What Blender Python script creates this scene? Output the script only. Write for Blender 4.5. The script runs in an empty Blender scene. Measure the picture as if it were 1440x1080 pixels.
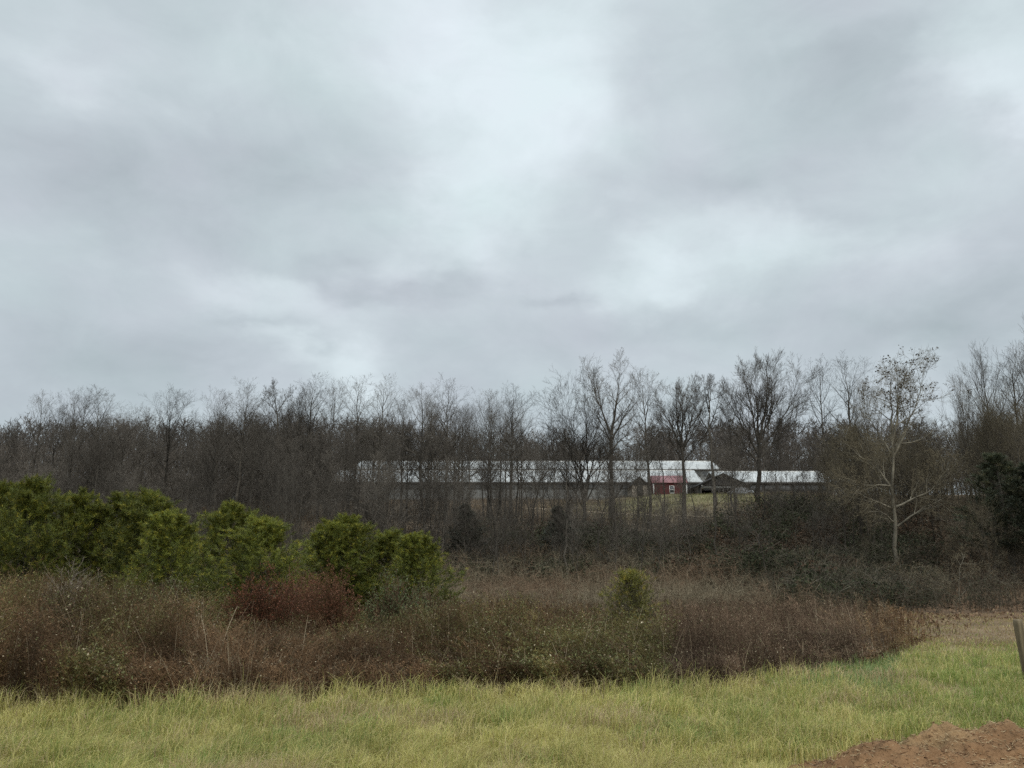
import bpy, math, random
import numpy as np
from mathutils import Vector

# ------------------------------------------------------------------ camera
S = bpy.context.scene
COL = S.collection
PITCH = math.radians(12.94)
F = 1088.0
EYE = 1.7
cam_d = bpy.data.cameras.new('camera')
cam = bpy.data.objects.new('camera', cam_d)
COL.objects.link(cam)
cam.location = (0, 0, EYE)
cam.rotation_euler = (math.pi / 2 + PITCH, 0, 0)
cam_d.sensor_width = 36
cam_d.lens = F / 1440 * 36
cam_d.clip_start = 0.1
cam_d.clip_end = 4000
S.camera = cam

# ------------------------------------------------------------------ sun, sky
SUN_EL, SUN_AZ = math.radians(52), math.radians(150)      # azimuth clockwise from +Y: behind the camera, to the right
sd = bpy.data.lights.new('sun', 'SUN')
sd.energy = 1.5
sd.angle = math.radians(40)
sd.color = (1.0, 0.96, 0.9)
sun = bpy.data.objects.new('sun', sd)
COL.objects.link(sun)
dv = Vector((math.sin(SUN_AZ) * math.cos(SUN_EL), math.cos(SUN_AZ) * math.cos(SUN_EL), math.sin(SUN_EL)))
sun.rotation_euler = dv.to_track_quat('Z', 'Y').to_euler()
sun.location = (0, -20, 60)

S.view_settings.view_transform = 'Standard'
S.view_settings.look = 'None'
S.view_settings.exposure = 0
S.view_settings.gamma = 1
S.cycles.use_denoising = False
S.cycles.max_bounces = 5
S.cycles.diffuse_bounces = 2
S.cycles.glossy_bounces = 1
S.cycles.transmission_bounces = 2
S.cycles.transparent_max_bounces = 4


def ray(px, py):
    u = (px - 720) / F
    v = (540 - py) / F
    return np.array([u, math.cos(PITCH) - v * math.sin(PITCH), math.sin(PITCH) + v * math.cos(PITCH)])


def at(px, py, Y):
    d = ray(px, py)
    return d / d[1] * Y + np.array([0, 0, EYE])


def azel(px, py):
    d = ray(px, py)
    d = d / np.linalg.norm(d)
    return math.atan2(d[0], d[1]), math.asin(d[2])


W = bpy.data.worlds.new('World')
S.world = W
W.use_nodes = True
wn, wl = W.node_tree.nodes, W.node_tree.links
wn.clear()


def M_(op, a, b=None, c=None, clamp=False, nt=(wn, wl)):
    n = nt[0].new('ShaderNodeMath')
    n.operation = op
    n.use_clamp = clamp
    for i, x in enumerate((a, b, c)):
        if x is None:
            continue
        if isinstance(x, (int, float)):
            n.inputs[i].default_value = x
        else:
            nt[1].new(x, n.inputs[i])
    return n.outputs[0]


def build_sky():
    out = wn.new('ShaderNodeOutputWorld')
    bg = wn.new('ShaderNodeBackground')
    bg.inputs['Strength'].default_value = 0.1
    wl.new(bg.outputs[0], out.inputs[0])
    nishita = wn.new('ShaderNodeTexSky')
    nishita.sky_type = 'NISHITA'
    nishita.sun_disc = False
    nishita.sun_elevation = SUN_EL
    nishita.sun_rotation = SUN_AZ
    tc = wn.new('ShaderNodeTexCoord')
    sep = wn.new('ShaderNodeSeparateXYZ')
    wl.new(tc.outputs['Generated'], sep.inputs[0])
    x, y, z = sep.outputs
    az = M_('ARCTAN2', x, y)
    el = M_('ARCSINE', z)
    # the cloud deck in perspective: direction over height
    zc = M_('MAXIMUM', M_('ADD', z, 0.12), 0.05)
    comb = wn.new('ShaderNodeCombineXYZ')
    wl.new(M_('DIVIDE', x, zc), comb.inputs[0])
    wl.new(M_('DIVIDE', y, zc), comb.inputs[1])

    def noise(scale, det, rough, off, vec=None, dist=0.0):
        mp = wn.new('ShaderNodeMapping')
        mp.inputs['Location'].default_value = off
        wl.new(vec or comb.outputs[0], mp.inputs[0])
        n = wn.new('ShaderNodeTexNoise')
        n.inputs['Scale'].default_value = scale
        n.inputs['Detail'].default_value = det
        n.inputs['Roughness'].default_value = rough
        n.inputs['Distortion'].default_value = dist
        wl.new(mp.outputs[0], n.inputs['Vector'])
        return n.outputs[0]
    w1 = noise(1.3, 3, 0.5, (3.1, 0.7, 0))
    w2 = noise(1.3, 3, 0.5, (9.4, 5.2, 2))
    dn = wn.new('ShaderNodeVectorMath')
    dn.operation = 'MULTIPLY'
    dn.inputs[1].default_value = (1, 1, 1.7)
    wl.new(tc.outputs['Generated'], dn.inputs[0])
    DV = dn.outputs[0]
    w1 = noise(5.0, 5, 0.55, (3.1, 0.7, 0), DV)
    w2 = noise(5.0, 5, 0.55, (9.4, 5.2, 2), DV)
    azw = M_('ADD', az, M_('MULTIPLY', M_('SUBTRACT', w1, 0.5), 0.34))
    elw = M_('ADD', el, M_('MULTIPLY', M_('SUBTRACT', w2, 0.5), 0.24))
    # lighter gaps and darker bellies of the deck: (px, py, half width, half height, amount)
    blobs = [(640, 20, 190, 130, .24), (720, 180, 120, 130, .30), (640, 300, 60, 70, .16), (100, 60, 70, 40, .12),
             (1440, 60, 130, 100, .30), (1440, 170, 60, 50, .18), (1180, 10, 130, 25, .05), (1120, 345, 130, 28, .17),
             (890, 385, 70, 45, .24), (380, 415, 90, 30, .14), (450, 510, 60, 28, .22), (470, 470, 40, 40, .08),
             (230, 240, 200, 90, -.13), (420, 210, 90, 60, -.03), (20, 430, 90, 60, -.10), (500, 380, 120, 24, -.12),
             (620, 400, 70, 22, -.08), (1200, 120, 130, 110, -.15), (1050, 250, 90, 40, -.08), (830, 300, 120, 40, -.03),
             (780, 385, 30, 15, -.10), (1000, 450, 160, 30, -.10), (1360, 440, 140, 60, -.16), (1250, 490, 150, 40, -.10),
             (560, 480, 130, 40, -.06), (200, 500, 140, 40, -.10), (400, 470, 60, 14, -.08), (60, 560, 150, 50, -.08),
             (700, 560, 160, 40, -.06), (530, 110, 200, 50, -.02)]
    acc = None
    for px, py, sx, sy, amp in blobs:
        a, e = azel(px, py)
        a2, _ = azel(px + sx, py)
        _, e2 = azel(px, py - sy)
        sa, se = abs(a2 - a), abs(e2 - e)
        d1 = M_('MULTIPLY', M_('SUBTRACT', azw, a), 1 / sa)
        d2 = M_('MULTIPLY', M_('SUBTRACT', elw, e), 1 / se)
        r = M_('ADD', M_('MULTIPLY', d1, d1), M_('MULTIPLY', d2, d2))
        g = M_('MULTIPLY', M_('EXPONENT', M_('MULTIPLY', r, -0.75)), amp)
        acc = g if acc is None else M_('ADD', acc, g)
    n1 = noise(3.6, 7, 0.55, (1.7, 4.2, 0), DV, dist=0.5)
    n2 = noise(9.0, 6, 0.6, (6.1, 2.2, 1), DV, dist=.8)
    val = M_('ADD', M_('MULTIPLY', acc, 1.18), M_('ADD', M_('MULTIPLY', M_('SUBTRACT', n1, 0.5), 0.52), M_('MULTIPLY', M_('SUBTRACT', n2, 0.5), 0.20)))
    val = M_('ADD', val, 0.57, clamp=True)
    ramp = wn.new('ShaderNodeValToRGB')
    wl.new(val, ramp.inputs[0])
    cr = ramp.color_ramp
    cr.elements[0].position = 0.0
    cr.elements[0].color = (.315, .355, .405, 1)
    cr.elements[1].position = 1.0
    cr.elements[1].color = (.80, .88, .94, 1)
    for p, c in ((.30, (.425, .475, .52, 1)), (.5, (.532, .588, .64, 1)), (.72, (.652, .718, .77, 1))):
        e = cr.elements.new(p)
        e.color = c
    # faint violet and greenish casts in the deck
    nc = noise(6.0, 3, 0.5, (12.0, 3.0, 4), DV)
    tint = wn.new('ShaderNodeMix')
    tint.data_type = 'RGBA'
    wl.new(nc, tint.inputs['Factor'])
    tint.inputs['A'].default_value = (0.955, 1.04, .985, 1)
    tint.inputs['B'].default_value = (1.025, 0.985, 1.01, 1)
    mul = wn.new('ShaderNodeMix')
    mul.data_type = 'RGBA'
    mul.blend_type = 'MULTIPLY'
    mul.inputs['Factor'].default_value = 1
    wl.new(ramp.outputs[0], mul.inputs['A'])
    wl.new(tint.outputs['Result'], mul.inputs['B'])
    # an overcast dome is brighter towards the zenith
    mr = wn.new('ShaderNodeMapRange')
    mr.interpolation_type = 'SMOOTHSTEP'
    mr.inputs['From Min'].default_value = math.radians(38)
    mr.inputs['From Max'].default_value = math.radians(68)
    mr.inputs['To Min'].default_value = 10.0
    mr.inputs['To Max'].default_value = 36.0
    wl.new(el, mr.inputs['Value'])
    sc = wn.new('ShaderNodeVectorMath')
    sc.operation = 'SCALE'
    wl.new(mul.outputs['Result'], sc.inputs[0])
    wl.new(mr.outputs[0], sc.inputs['Scale'])
    mix = wn.new('ShaderNodeMix')
    mix.data_type = 'RGBA'
    mix.inputs['Factor'].default_value = 0.96
    wl.new(nishita.outputs[0], mix.inputs['A'])
    wl.new(sc.outputs[0], mix.inputs['B'])
    wl.new(mix.outputs['Result'], bg.inputs[0])


build_sky()
W.cycles.sampling_method = 'MANUAL'
W.cycles.sample_map_resolution = 512

# ------------------------------------------------------------------ helpers
RNG = np.random.default_rng(7)


def vnoise(x, y, seed=0):
    x = np.asarray(x, float)
    y = np.asarray(y, float)
    xi, yi = np.floor(x), np.floor(y)
    fx, fy = x - xi, y - yi
    fx, fy = fx * fx * (3 - 2 * fx), fy * fy * (3 - 2 * fy)

    def h(a, b):
        s = np.sin(a * 127.1 + b * 311.7 + seed * 74.7) * 43758.5453
        return s - np.floor(s)
    return (h(xi, yi) * (1 - fx) + h(xi + 1, yi) * fx) * (1 - fy) + (h(xi, yi + 1) * (1 - fx) + h(xi + 1, yi + 1) * fx) * fy


def fbm(x, y, seed=0, o=4):
    a, t, s = 0.5, 0, 0
    for i in range(o):
        t = t + a * vnoise(x * 2 ** i, y * 2 ** i, seed + i * 3)
        s += a
        a *= 0.5
    return t / s


def sstep(a, b, x):
    t = np.clip((np.asarray(x, float) - a) / (b - a), 0, 1)
    return t * t * (3 - 2 * t)


PY = np.array([-500, 0, 12, 20, 35, 48, 60, 70, 80, 110, 150, 200, 260, 400, 2500], float)
PZ = np.array([0, 0, 0, -.2, -.45, -.25, .9, 2.9, 5.0, 8.6, 13.2, 15.6, 17.5, 20, 24], float)


def gz(x, y):
    x = np.asarray(x, float)
    y = np.asarray(y, float)
    ye = y + 13 * sstep(14, 27, x) * sstep(16, 34, y)
    z = np.interp(ye, PY, PZ)
    z = z + (fbm(x * .08, y * .08, 3, 3) - .5) * 0.9 * sstep(14, 50, y)
    z = z + (fbm(x * .5, y * .5, 5, 2) - .5) * 0.10
    return z


def gz1(x, y):
    return float(gz(np.array([x]), np.array([y]))[0])


class Geo:
    def __init__(s):
        s.v, s.f, s.c, s.m, s.n = [], [], [], [], 0

    def add(s, v, f, c=None, m=0):
        """v (n,3); f (k,3|4); c (3,) or (n,3) tint; m material slot"""
        v = np.asarray(v, np.float32).reshape(-1, 3)
        f = np.asarray(f, np.int64)
        if len(f) == 0:
            return
        s.v.append(v)
        s.f.append(f + s.n)
        s.m.append(np.full(len(f), m, np.int32))
        if c is None:
            c = (1, 1, 1)
        c = np.asarray(c, np.float32)
        if c.ndim == 1:
            c = np.tile(c, (len(v), 1))
        s.c.append(c)
        s.n += len(v)

    def mesh(s, name, mats, smooth=True):
        me = bpy.data.meshes.new(name)
        v = np.concatenate(s.v)
        c = np.concatenate(s.c)
        me.vertices.add(len(v))
        me.vertices.foreach_set('co', v.ravel())
        tot = np.concatenate([np.full(len(f), f.shape[1], np.int32) for f in s.f])
        loops = np.concatenate([f.ravel() for f in s.f]).astype(np.int32)
        me.loops.add(len(loops))
        me.loops.foreach_set('vertex_index', loops)
        me.polygons.add(len(tot))
        st = np.concatenate([[0], np.cumsum(tot)[:-1]]).astype(np.int32)
        me.polygons.foreach_set('loop_start', st)
        me.polygons.foreach_set('loop_total', tot)
        me.polygons.foreach_set('material_index', np.concatenate(s.m))
        if smooth:
            me.polygons.foreach_set('use_smooth', np.ones(len(tot), bool))
        me.update(calc_edges=True)
        at_ = me.color_attributes.new('tint', 'FLOAT_COLOR', 'POINT')
        at_.data.foreach_set('color', np.concatenate([c, np.ones((len(c), 1), np.float32)], 1).astype(np.float32).ravel())
        for m in (mats if isinstance(mats, (list, tuple)) else [mats]):
            me.materials.append(m)
        return me


def link(name, me, parent=None, loc=None):
    o = bpy.data.objects.new(name, me)
    COL.objects.link(o)
    if parent is not None:
        o.parent = parent
    if loc is not None:
        o.location = loc
    return o


def tag(o, label=None, cat=None, group=None, kind=None):
    if label:
        o['label'] = label
    if cat:
        o['category'] = cat
    if group:
        o['group'] = group
    if kind:
        o['kind'] = kind
    return o


def nrm(a):
    return a / np.maximum(np.linalg.norm(a, axis=-1, keepdims=True), 1e-9)


def tubes(P, R, sides=3):
    P = np.asarray(P, float)
    R = np.asarray(R, float)
    n, K, _ = P.shape
    T = np.empty_like(P)
    T[:, 1:-1] = P[:, 2:] - P[:, :-2]
    T[:, 0] = P[:, 1] - P[:, 0]
    T[:, -1] = P[:, -1] - P[:, -2]
    T = nrm(T)
    ov = nrm(P[:, -1] - P[:, 0])
    ref = np.where(np.abs(ov[:, 2:3]) < .8, np.array([[0, 0, 1.]]), np.array([[1., 0, 0]]))
    U = nrm(np.cross(T, ref[:, None, :]))
    V = np.cross(T, U)
    a = np.arange(sides) * 2 * math.pi / sides
    ring = P[:, :, None, :] + R[:, :, None, None] * (np.cos(a)[None, None, :, None] * U[:, :, None, :] + np.sin(a)[None, None, :, None] * V[:, :, None, :])
    verts = ring.reshape(-1, 3)
    base = (np.arange(n)[:, None, None] * K + np.arange(K - 1)[None, :, None]) * sides
    j = np.arange(sides)
    j2 = (j + 1) % sides
    q = np.stack([base + j, base + j2, base + sides + j2, base + sides + j], -1).reshape(-1, 4)
    return verts, q


def ribbons(A, B, w, rng, taper=0.3):
    """flat slivers from A to B"""
    n = len(A)
    d = nrm(B - A)
    s = nrm(np.cross(d, rng.normal(size=(n, 3)))) * (np.asarray(w).reshape(-1, 1) / 2 * np.ones((n, 1)))
    v = np.stack([A - s, A + s, B + s * taper, B - s * taper], 1).reshape(-1, 3)
    return v, np.arange(n * 4).reshape(n, 4)


def flecks(C, size, rng, asp=0.5):
    """small curled leaves: a bent pair of quads"""
    n = len(C)
    a = nrm(rng.normal(size=(n, 3)))
    b = nrm(np.cross(a, rng.normal(size=(n, 3))))
    nn = np.cross(a, b)
    L = np.asarray(size).reshape(-1, 1) * np.ones((n, 1))
    w = L * asp
    v = np.stack([C - b * w * .15, C + a * L * .5 - b * w * .5 + nn * L * .1, C + a * L, C + a * L * .5 + b * w * .5 + nn * L * .1], 1).reshape(-1, 3)
    return v, np.arange(n * 4).reshape(n, 4)


# ------------------------------------------------------------------ materials
def new_mat(name):
    m = bpy.data.materials.new(name)
    m.use_nodes = True
    nt = m.node_tree
    b = nt.nodes['Principled BSDF']
    return m, nt, b


def setp(b, **k):
    for n, v in k.items():
        b.inputs[n.replace('_', ' ')].default_value = v


def tint_mat(name, base=(1, 1, 1), rough=.9, spec=.15, nscale=6.0, namp=.35, rnd=.25, transl=0.0, bump=0.0, bscale=30):
    """base colour = base * tint attribute * noise * per-object variation"""
    m, nt, b = new_mat(name)
    N, L = nt.nodes, nt.links
    setp(b, Roughness=rough)
    b.inputs['Specular IOR Level'].default_value = spec
    at_ = N.new('ShaderNodeAttribute')
    at_.attribute_name = 'tint'
    tc = N.new('ShaderNodeTexCoord')
    no = N.new('ShaderNodeTexNoise')
    no.inputs['Scale'].default_value = nscale
    no.inputs['Detail'].default_value = 3
    L.new(tc.outputs['Object'], no.inputs['Vector'])
    mr = N.new('ShaderNodeMapRange')
    mr.inputs['From Min'].default_value = .25
    mr.inputs['From Max'].default_value = .75
    mr.inputs['To Min'].default_value = 1 - namp
    mr.inputs['To Max'].default_value = 1 + namp
    L.new(no.outputs[0], mr.inputs['Value'])
    oi = N.new('ShaderNodeObjectInfo')
    mr2 = N.new('ShaderNodeMapRange')
    mr2.inputs['To Min'].default_value = 1 - rnd
    mr2.inputs['To Max'].default_value = 1 + rnd
    L.new(oi.outputs['Random'], mr2.inputs['Value'])
    mu = M_('MULTIPLY', mr.outputs[0], mr2.outputs[0], nt=(N, L))
    v = N.new('ShaderNodeVectorMath')
    v.operation = 'MULTIPLY'
    v.inputs[1].default_value = base
    L.new(at_.outputs['Color'], v.inputs[0])
    v2 = N.new('ShaderNodeVectorMath')
    v2.operation = 'SCALE'
    L.new(v.outputs[0], v2.inputs[0])
    L.new(mu, v2.inputs['Scale'])
    L.new(v2.outputs[0], b.inputs['Base Color'])
    if transl:
        tr = N.new('ShaderNodeBsdfTranslucent')
        L.new(v2.outputs[0], tr.inputs[0])
        mx = N.new('ShaderNodeMixShader')
        mx.inputs[0].default_value = transl
        L.new(b.outputs[0], mx.inputs[1])
        L.new(tr.outputs[0], mx.inputs[2])
        L.new(mx.outputs[0], N['Material Output'].inputs[0])
    if bump:
        n2 = N.new('ShaderNodeTexNoise')
        n2.inputs['Scale'].default_value = bscale
        n2.inputs['Detail'].default_value = 5
        L.new(tc.outputs['Object'], n2.inputs['Vector'])
        bp = N.new('ShaderNodeBump')
        bp.inputs['Strength'].default_value = bump
        bp.inputs['Distance'].default_value = .05
        L.new(n2.outputs[0], bp.inputs['Height'])
        L.new(bp.outputs[0], b.inputs['Normal'])
    return m


BARK = tint_mat('bark', (.078, .067, .053), nscale=2.5, namp=.45, rnd=.5, bump=.5, bscale=6)
OLIVE = tint_mat('olive_twigs', (.125, .103, .066), nscale=.3, namp=.35, rnd=.45)
TWIG = tint_mat('twigs', (.112, .096, .078), nscale=.25, namp=.35, rnd=.5)
PALE = tint_mat('pale_bark', (.165, .145, .108), nscale=1.3, namp=.7, rnd=.1, bump=.3, bscale=5)
NEEDLE = tint_mat('needles', (1, 1, 1), rough=.6, spec=.3, nscale=1.2, namp=.4, rnd=.25, transl=.15)
WEED = tint_mat('dry_weeds', (1, 1, 1), nscale=1.5, namp=.25, rnd=0, transl=.12)
GRASS = tint_mat('grass_blades', (1, 1, 1), rough=.6, spec=.25, nscale=.6, namp=.2, rnd=0, transl=.35)
LEAF = tint_mat('leaves', (1, 1, 1), rough=.6, spec=.3, nscale=1.5, namp=.25, rnd=.1, transl=.2)
SOIL = tint_mat('soil', (1, 1, 1), nscale=3, namp=.3, rnd=0, bump=1.0, bscale=16)
GROUND = tint_mat('ground_cover', (1, 1, 1), nscale=.7, namp=.35, rnd=0, bump=.8, bscale=5)

# ------------------------------------------------------------------ ground
EP = [(-260, 1004), (-60, 1002), (0, 996), (90, 998), (170, 1003), (300, 993), (420, 990), (500, 986), (600, 982), (720, 976), (850, 973), (960, 970),
      (1030, 968), (1060, 958), (1150, 946), (1230, 934), (1275, 915), (1320, 897), (1350, 886), (1372, 877)]
EX, EY = [], []
for px, py in EP:
    Y = 12.0
    for _ in range(30):
        d = ray(px, py)
        x_ = d[0] / d[1] * Y
        Y = (EYE - gz1(x_, Y)) / (-d[2] / d[1])
    EX.append(d[0] / d[1] * Y)
    EY.append(Y)
EX, EY = np.array(EX), np.array(EY)


def edge(x):
    return np.interp(x, EX, EY) + np.where(x > EX[-1], (x - EX[-1]) * 1.5, 0)


def lerp3(a, b, t):
    t = np.asarray(t)[..., None]
    return np.asarray(a) * (1 - t) + np.asarray(b) * t


def build_ground():
    ys = np.concatenate([np.linspace(-60, 3, 12), np.linspace(4, 34, 150), np.linspace(34.5, 130, 150), np.geomspace(132, 2400, 60)])
    xs = np.concatenate([-np.geomspace(2400, 44, 50), np.linspace(-43, 43, 200), np.geomspace(44, 2400, 50)])
    X, Y = np.meshgrid(xs, ys)
    x, y = X.ravel(), Y.ravel()
    z = gz(x, y)
    v = np.stack([x, y, z], 1)
    nx, ny = len(xs), len(ys)
    i = (np.arange(ny - 1)[:, None] * nx + np.arange(nx - 1)[None, :])
    q = np.stack([i, i + 1, i + nx + 1, i + nx], -1).reshape(-1, 4)
    n = fbm(x * .3, y * .3, 11)
    lawn = lerp3((.15, .145, .05), (.21, .18, .08), n)
    weeds = lerp3((.075, .055, .038), (.11, .085, .055), n)
    litter = lerp3((.085, .052, .03), (.13, .085, .05), n)
    wet = lerp3((.035, .028, .019), (.06, .046, .03), n)
    field = lerp3((.105, .077, .05), (.145, .108, .07), n)
    green = lerp3((.12, .125, .045), (.19, .165, .075), n)
    c = lawn
    c = lerp3(c, lerp3((.12, .082, .048), (.17, .12, .07), n), sstep(15.5, 20, y))
    c = lerp3(c, weeds * .75, sstep(-.3, .4, y - edge(x)) * (1 - sstep(.45, .5, x / np.maximum(y, 1))))
    c = lerp3(c, litter, sstep(26, 31, y) * sstep(8, 14, x))
    c = lerp3(c, wet, sstep(44, 52, y) * (1 - sstep(12, 20, x)))
    hill = sstep(76, 84, y + 3 * (fbm(x * .2, y * .2, 5) - .5))
    c = lerp3(c, field, hill * sstep(-32, -12, x))
    gpatch = np.exp(-((x - 28 - (y - 118) * .15) / 14) ** 2 - ((y - 122) / 24) ** 2)
    c = lerp3(c, green, np.clip(gpatch * 1.0, 0, .6))
    c = lerp3(c, wet * 1.2, sstep(26, 32, x) * sstep(55, 70, y) * (1 - sstep(40, 60, x) * 0) * (1 - sstep(95, 110, y)))
    c = lerp3(c, wet, sstep(190, 210, y))
    g = Geo()
    g.add(v, q, c)
    o = link('ground', g.mesh('ground', GROUND))
    tag(o, kind='structure')


build_ground()


# ------------------------------------------------------------------ grass
def blades(g, x, y, h, w, col, rng, lean=.5, m=0, wind=(0, 0)):
    n = len(x)
    z = gz(x, y) - .01
    a = rng.uniform(0, 2 * math.pi, n)
    ln = rng.uniform(.1, 1, n) * lean
    dx, dy = np.cos(a) * ln * h + wind[0] * h, np.sin(a) * ln * h + wind[1] * h
    b = rng.uniform(0, 2 * math.pi, n)
    sx, sy = np.cos(b) * w / 2, np.sin(b) * w / 2
    p0 = np.stack([x, y, z], 1)
    p1 = np.stack([x + dx * .3, y + dy * .3, z + h * .6], 1)
    p2 = np.stack([x + dx, y + dy, z + h * (1 - .35 * ln)], 1)
    s = np.stack([sx, sy, 0 * sx], 1)
    v = np.stack([p0 - s, p0 + s, p1 - s * .75, p1 + s * .75, p2 - s * .15, p2 + s * .15], 1).reshape(-1, 3)
    i = np.arange(n)[:, None] * 6
    q = np.concatenate([i + np.array([[0, 1, 3, 2]]), i + np.array([[2, 3, 5, 4]])])
    c = np.repeat(col, 6, 0)
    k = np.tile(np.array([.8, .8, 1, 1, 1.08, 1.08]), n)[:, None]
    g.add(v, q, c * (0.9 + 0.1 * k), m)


MOUND = [(4.6, 7.5, 1.0, .6, .34), (5.9, 7.5, 1.2, .7, .37), (3.5, 7.05, .75, .45, .24), (2.75, 6.85, .65, .4, .15), (4.2, 6.4, 1.3, .7, .30), (6.2, 6.3, 1.4, .9, .34)]


def mound_h(x, y):
    h = 0
    for mx, my, sx, sy, a in MOUND:
        h = np.maximum(h, a * np.exp(-((x - mx) / sx) ** 2 - ((y - my) / sy) ** 2))
    return h


def build_grass():
    rng = np.random.default_rng(21)
    g = Geo()
    # lawn, denser towards the camera
    N = 330000
    y = 6.0 * (34 / 6.0) ** rng.uniform(0, 1, N) ** 1.55
    x = rng.uniform(-.80, .80, N) * (y + .5)
    e = edge(x) + 9 * sstep(.46, .51, x / y)
    ok = (y < e + rng.normal(0, .15, N)) & (y < 33) & (mound_h(x, y) < .055 + rng.uniform(-.045, .045, N))
    x, y, e = x[ok], y[ok], e[ok]
    n = len(x)
    p = fbm(x * .55, y * .55, 31)
    p2 = fbm(x * 2.1, y * 2.1, 37)
    p3 = fbm(x * 5, y * 5, 41)
    near_edge = np.exp(-np.maximum(e - y, 0) / .35)
    right = sstep(1.5, 6.5, x)
    h = .06 + .15 * p2 * rng.uniform(.3, 1.4, n) + .07 * (1 - right) * rng.uniform(.2, 1, n) + .16 * near_edge * (1 - right * .6) * rng.uniform(.1, 1.2, n)
    h *= .55 + .9 * sstep(.3, .7, p3)
    h *= 1 - .55 * sstep(14, 22, y)
    w = .0045 + .0011 * np.maximum(y - 5, 0) * .55
    t = rng.uniform(0, 1, n)
    yel = lerp3((.41, .385, .11), (.59, .51, .205), t)
    grn = lerp3((.18, .225, .05), (.31, .345, .10), t)
    blu = lerp3((.135, .20, .068), (.225, .285, .108), t)
    tan = lerp3((.40, .30, .15), (.54, .43, .25), t)
    fg = np.clip(.22 + .9 * (p - .5) + .35 * right + .5 * (p2 - .5), 0, 1)
    c = np.where((rng.uniform(0, 1, n) < fg)[:, None], grn, yel)
    # bluish fresh grass along the weeds on the right
    band = sstep(3.4, 5.5, x) * np.exp(-((e - y - .9) / 1.5) ** 2) * (1 - sstep(17, 22, y))
    c = np.where((rng.uniform(0, 1, n) < band * .9)[:, None], blu, c)
    far = sstep(14.5, 22, y + 1.5 * (p - .5) * 4)
    c = np.where((rng.uniform(0, 1, n) < far * .75)[:, None], tan * np.array([.62, .56, .48]), c)
    tp = sstep(.56, .7, fbm(x * .9, y * .9, 51)) * .55
    c = np.where((rng.uniform(0, 1, n) < tp + .10)[:, None], tan * .95, c)
    blades(g, x, y, h, w, c, rng, lean=1.15, wind=(.15, 0))
    k = 150
    cx = rng.uniform(-7.5, 9, k)
    cy = 6.6 + 7.5 * rng.uniform(0, 1, k) ** 1.3
    kk = 70
    x = np.repeat(cx, kk) + rng.normal(0, .07, k * kk)
    y = np.repeat(cy, kk) + rng.normal(0, .07, k * kk)
    tn = np.repeat(rng.uniform(0, 1, k), kk)
    ok = (y < edge(x) - .1) & (mound_h(x, y) < .04)
    x, y, tn = x[ok], y[ok], tn[ok]
    n = len(x)
    c = np.where((tn < .5)[:, None], lerp3((.15, .22, .05), (.27, .34, .09), rng.uniform(0, 1, n)), lerp3((.42, .37, .13), (.56, .47, .21), rng.uniform(0, 1, n)))
    blades(g, x, y, rng.uniform(.12, .32, n), np.full(n, .0055), c, rng, lean=1.3)
    # taller straw at the foot of the weeds, left and middle
    k = 3600
    x = rng.uniform(-9, 4.5, k)
    y = edge(x) + rng.normal(-.05, .22, k)
    cl = sstep(.45, .62, fbm(x * .9, y * .5, 61)) + .18
    ok = rng.uniform(0, 1, k) < cl
    x, y = x[ok], y[ok]
    n = len(x)
    c = lerp3((.42, .36, .15), (.55, .44, .25), rng.uniform(0, 1, n))
    blades(g, x, y, rng.uniform(.1, .42, n), np.full(n, .006), c, rng, lean=1.1)
    o = link('grass', g.mesh('grass', GRASS))
    tag(o, 'yellow green meadow grass in the foreground', None, None, 'stuff')
    o['category'] = 'grass'


build_grass()


# ------------------------------------------------------------------ weeds
def hbr(x, y):
    u = x / np.maximum(y, 1)
    h = np.interp(u, [-.8, -.6, -.5, -.42, -.33, -.25, -.12, 0, .15, .3, .42, .5, .56, .62], [1.55, 1.52, 1.42, 1.32, 1.02, .80, 0.97, .93, .88, .96, .85, .42, .25, .2])
    d = y - edge(x)
    h = h * (.55 + .45 * sstep(0, 1.2, d))
    h = h * (.42 + .78 * fbm(x * .38, y * .38, 71, 2) + .40 * fbm(x * 1.7, y * 1.7, 73, 2))
    tanp = np.exp(-((u - .10) / .09) ** 2 - ((y - 19) / 3.5) ** 2)
    return h * (1 - .35 * tanp)


def zone_cols(x, y, rng, n):
    u = x / y
    t = rng.uniform(0, 1, n)
    red = lerp3((.13, .082, .050), (.23, .155, .098), t)
    pur = lerp3((.14, .098, .074), (.24, .178, .138), t)
    gry = lerp3((.15, .122, .088), (.27, .225, .17), t)
    olv = lerp3((.13, .12, .05), (.23, .205, .09), t)
    tan = lerp3((.29, .21, .135), (.38, .29, .19), t)
    c = red
    pw = sstep(.08, .2, u)
    c = np.where((rng.uniform(0, 1, n) < pw)[:, None], pur, c)
    gw = sstep(22, 30, y) * .9 + .12
    c = np.where((rng.uniform(0, 1, n) < gw)[:, None], gry, c)
    pn = sstep(.48, .62, fbm(x * .5 + 3, y * .35, 83)) * .75 * (u < .2)
    pn = np.maximum(pn, .85 * np.exp(-((u + .38) / .1) ** 2 - ((y - 16.5) / 2.6) ** 2))
    pn = np.maximum(pn, .8 * np.exp(-((u + .02) / .09) ** 2 - ((y - 12.6) / .9) ** 2))
    c = np.where((rng.uniform(0, 1, n) < pn)[:, None], olv, c)
    tw = 1.3 * np.exp(-((u - .085) / .09) ** 2 - ((y - 18.5) / 3.0) ** 2) + .6 * np.exp(-((u - .5) / .06) ** 2 - ((y - 19) / 4) ** 2)
    c = np.where((rng.uniform(0, 1, n) < tw)[:, None], tan, c)
    ew = sstep(.42, .50, u)
    rust = lerp3((.17, .105, .06), (.30, .205, .125), t)
    c = np.where((rng.uniform(0, 1, n) < ew * .9)[:, None], rust, c)
    return c, pn


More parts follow.
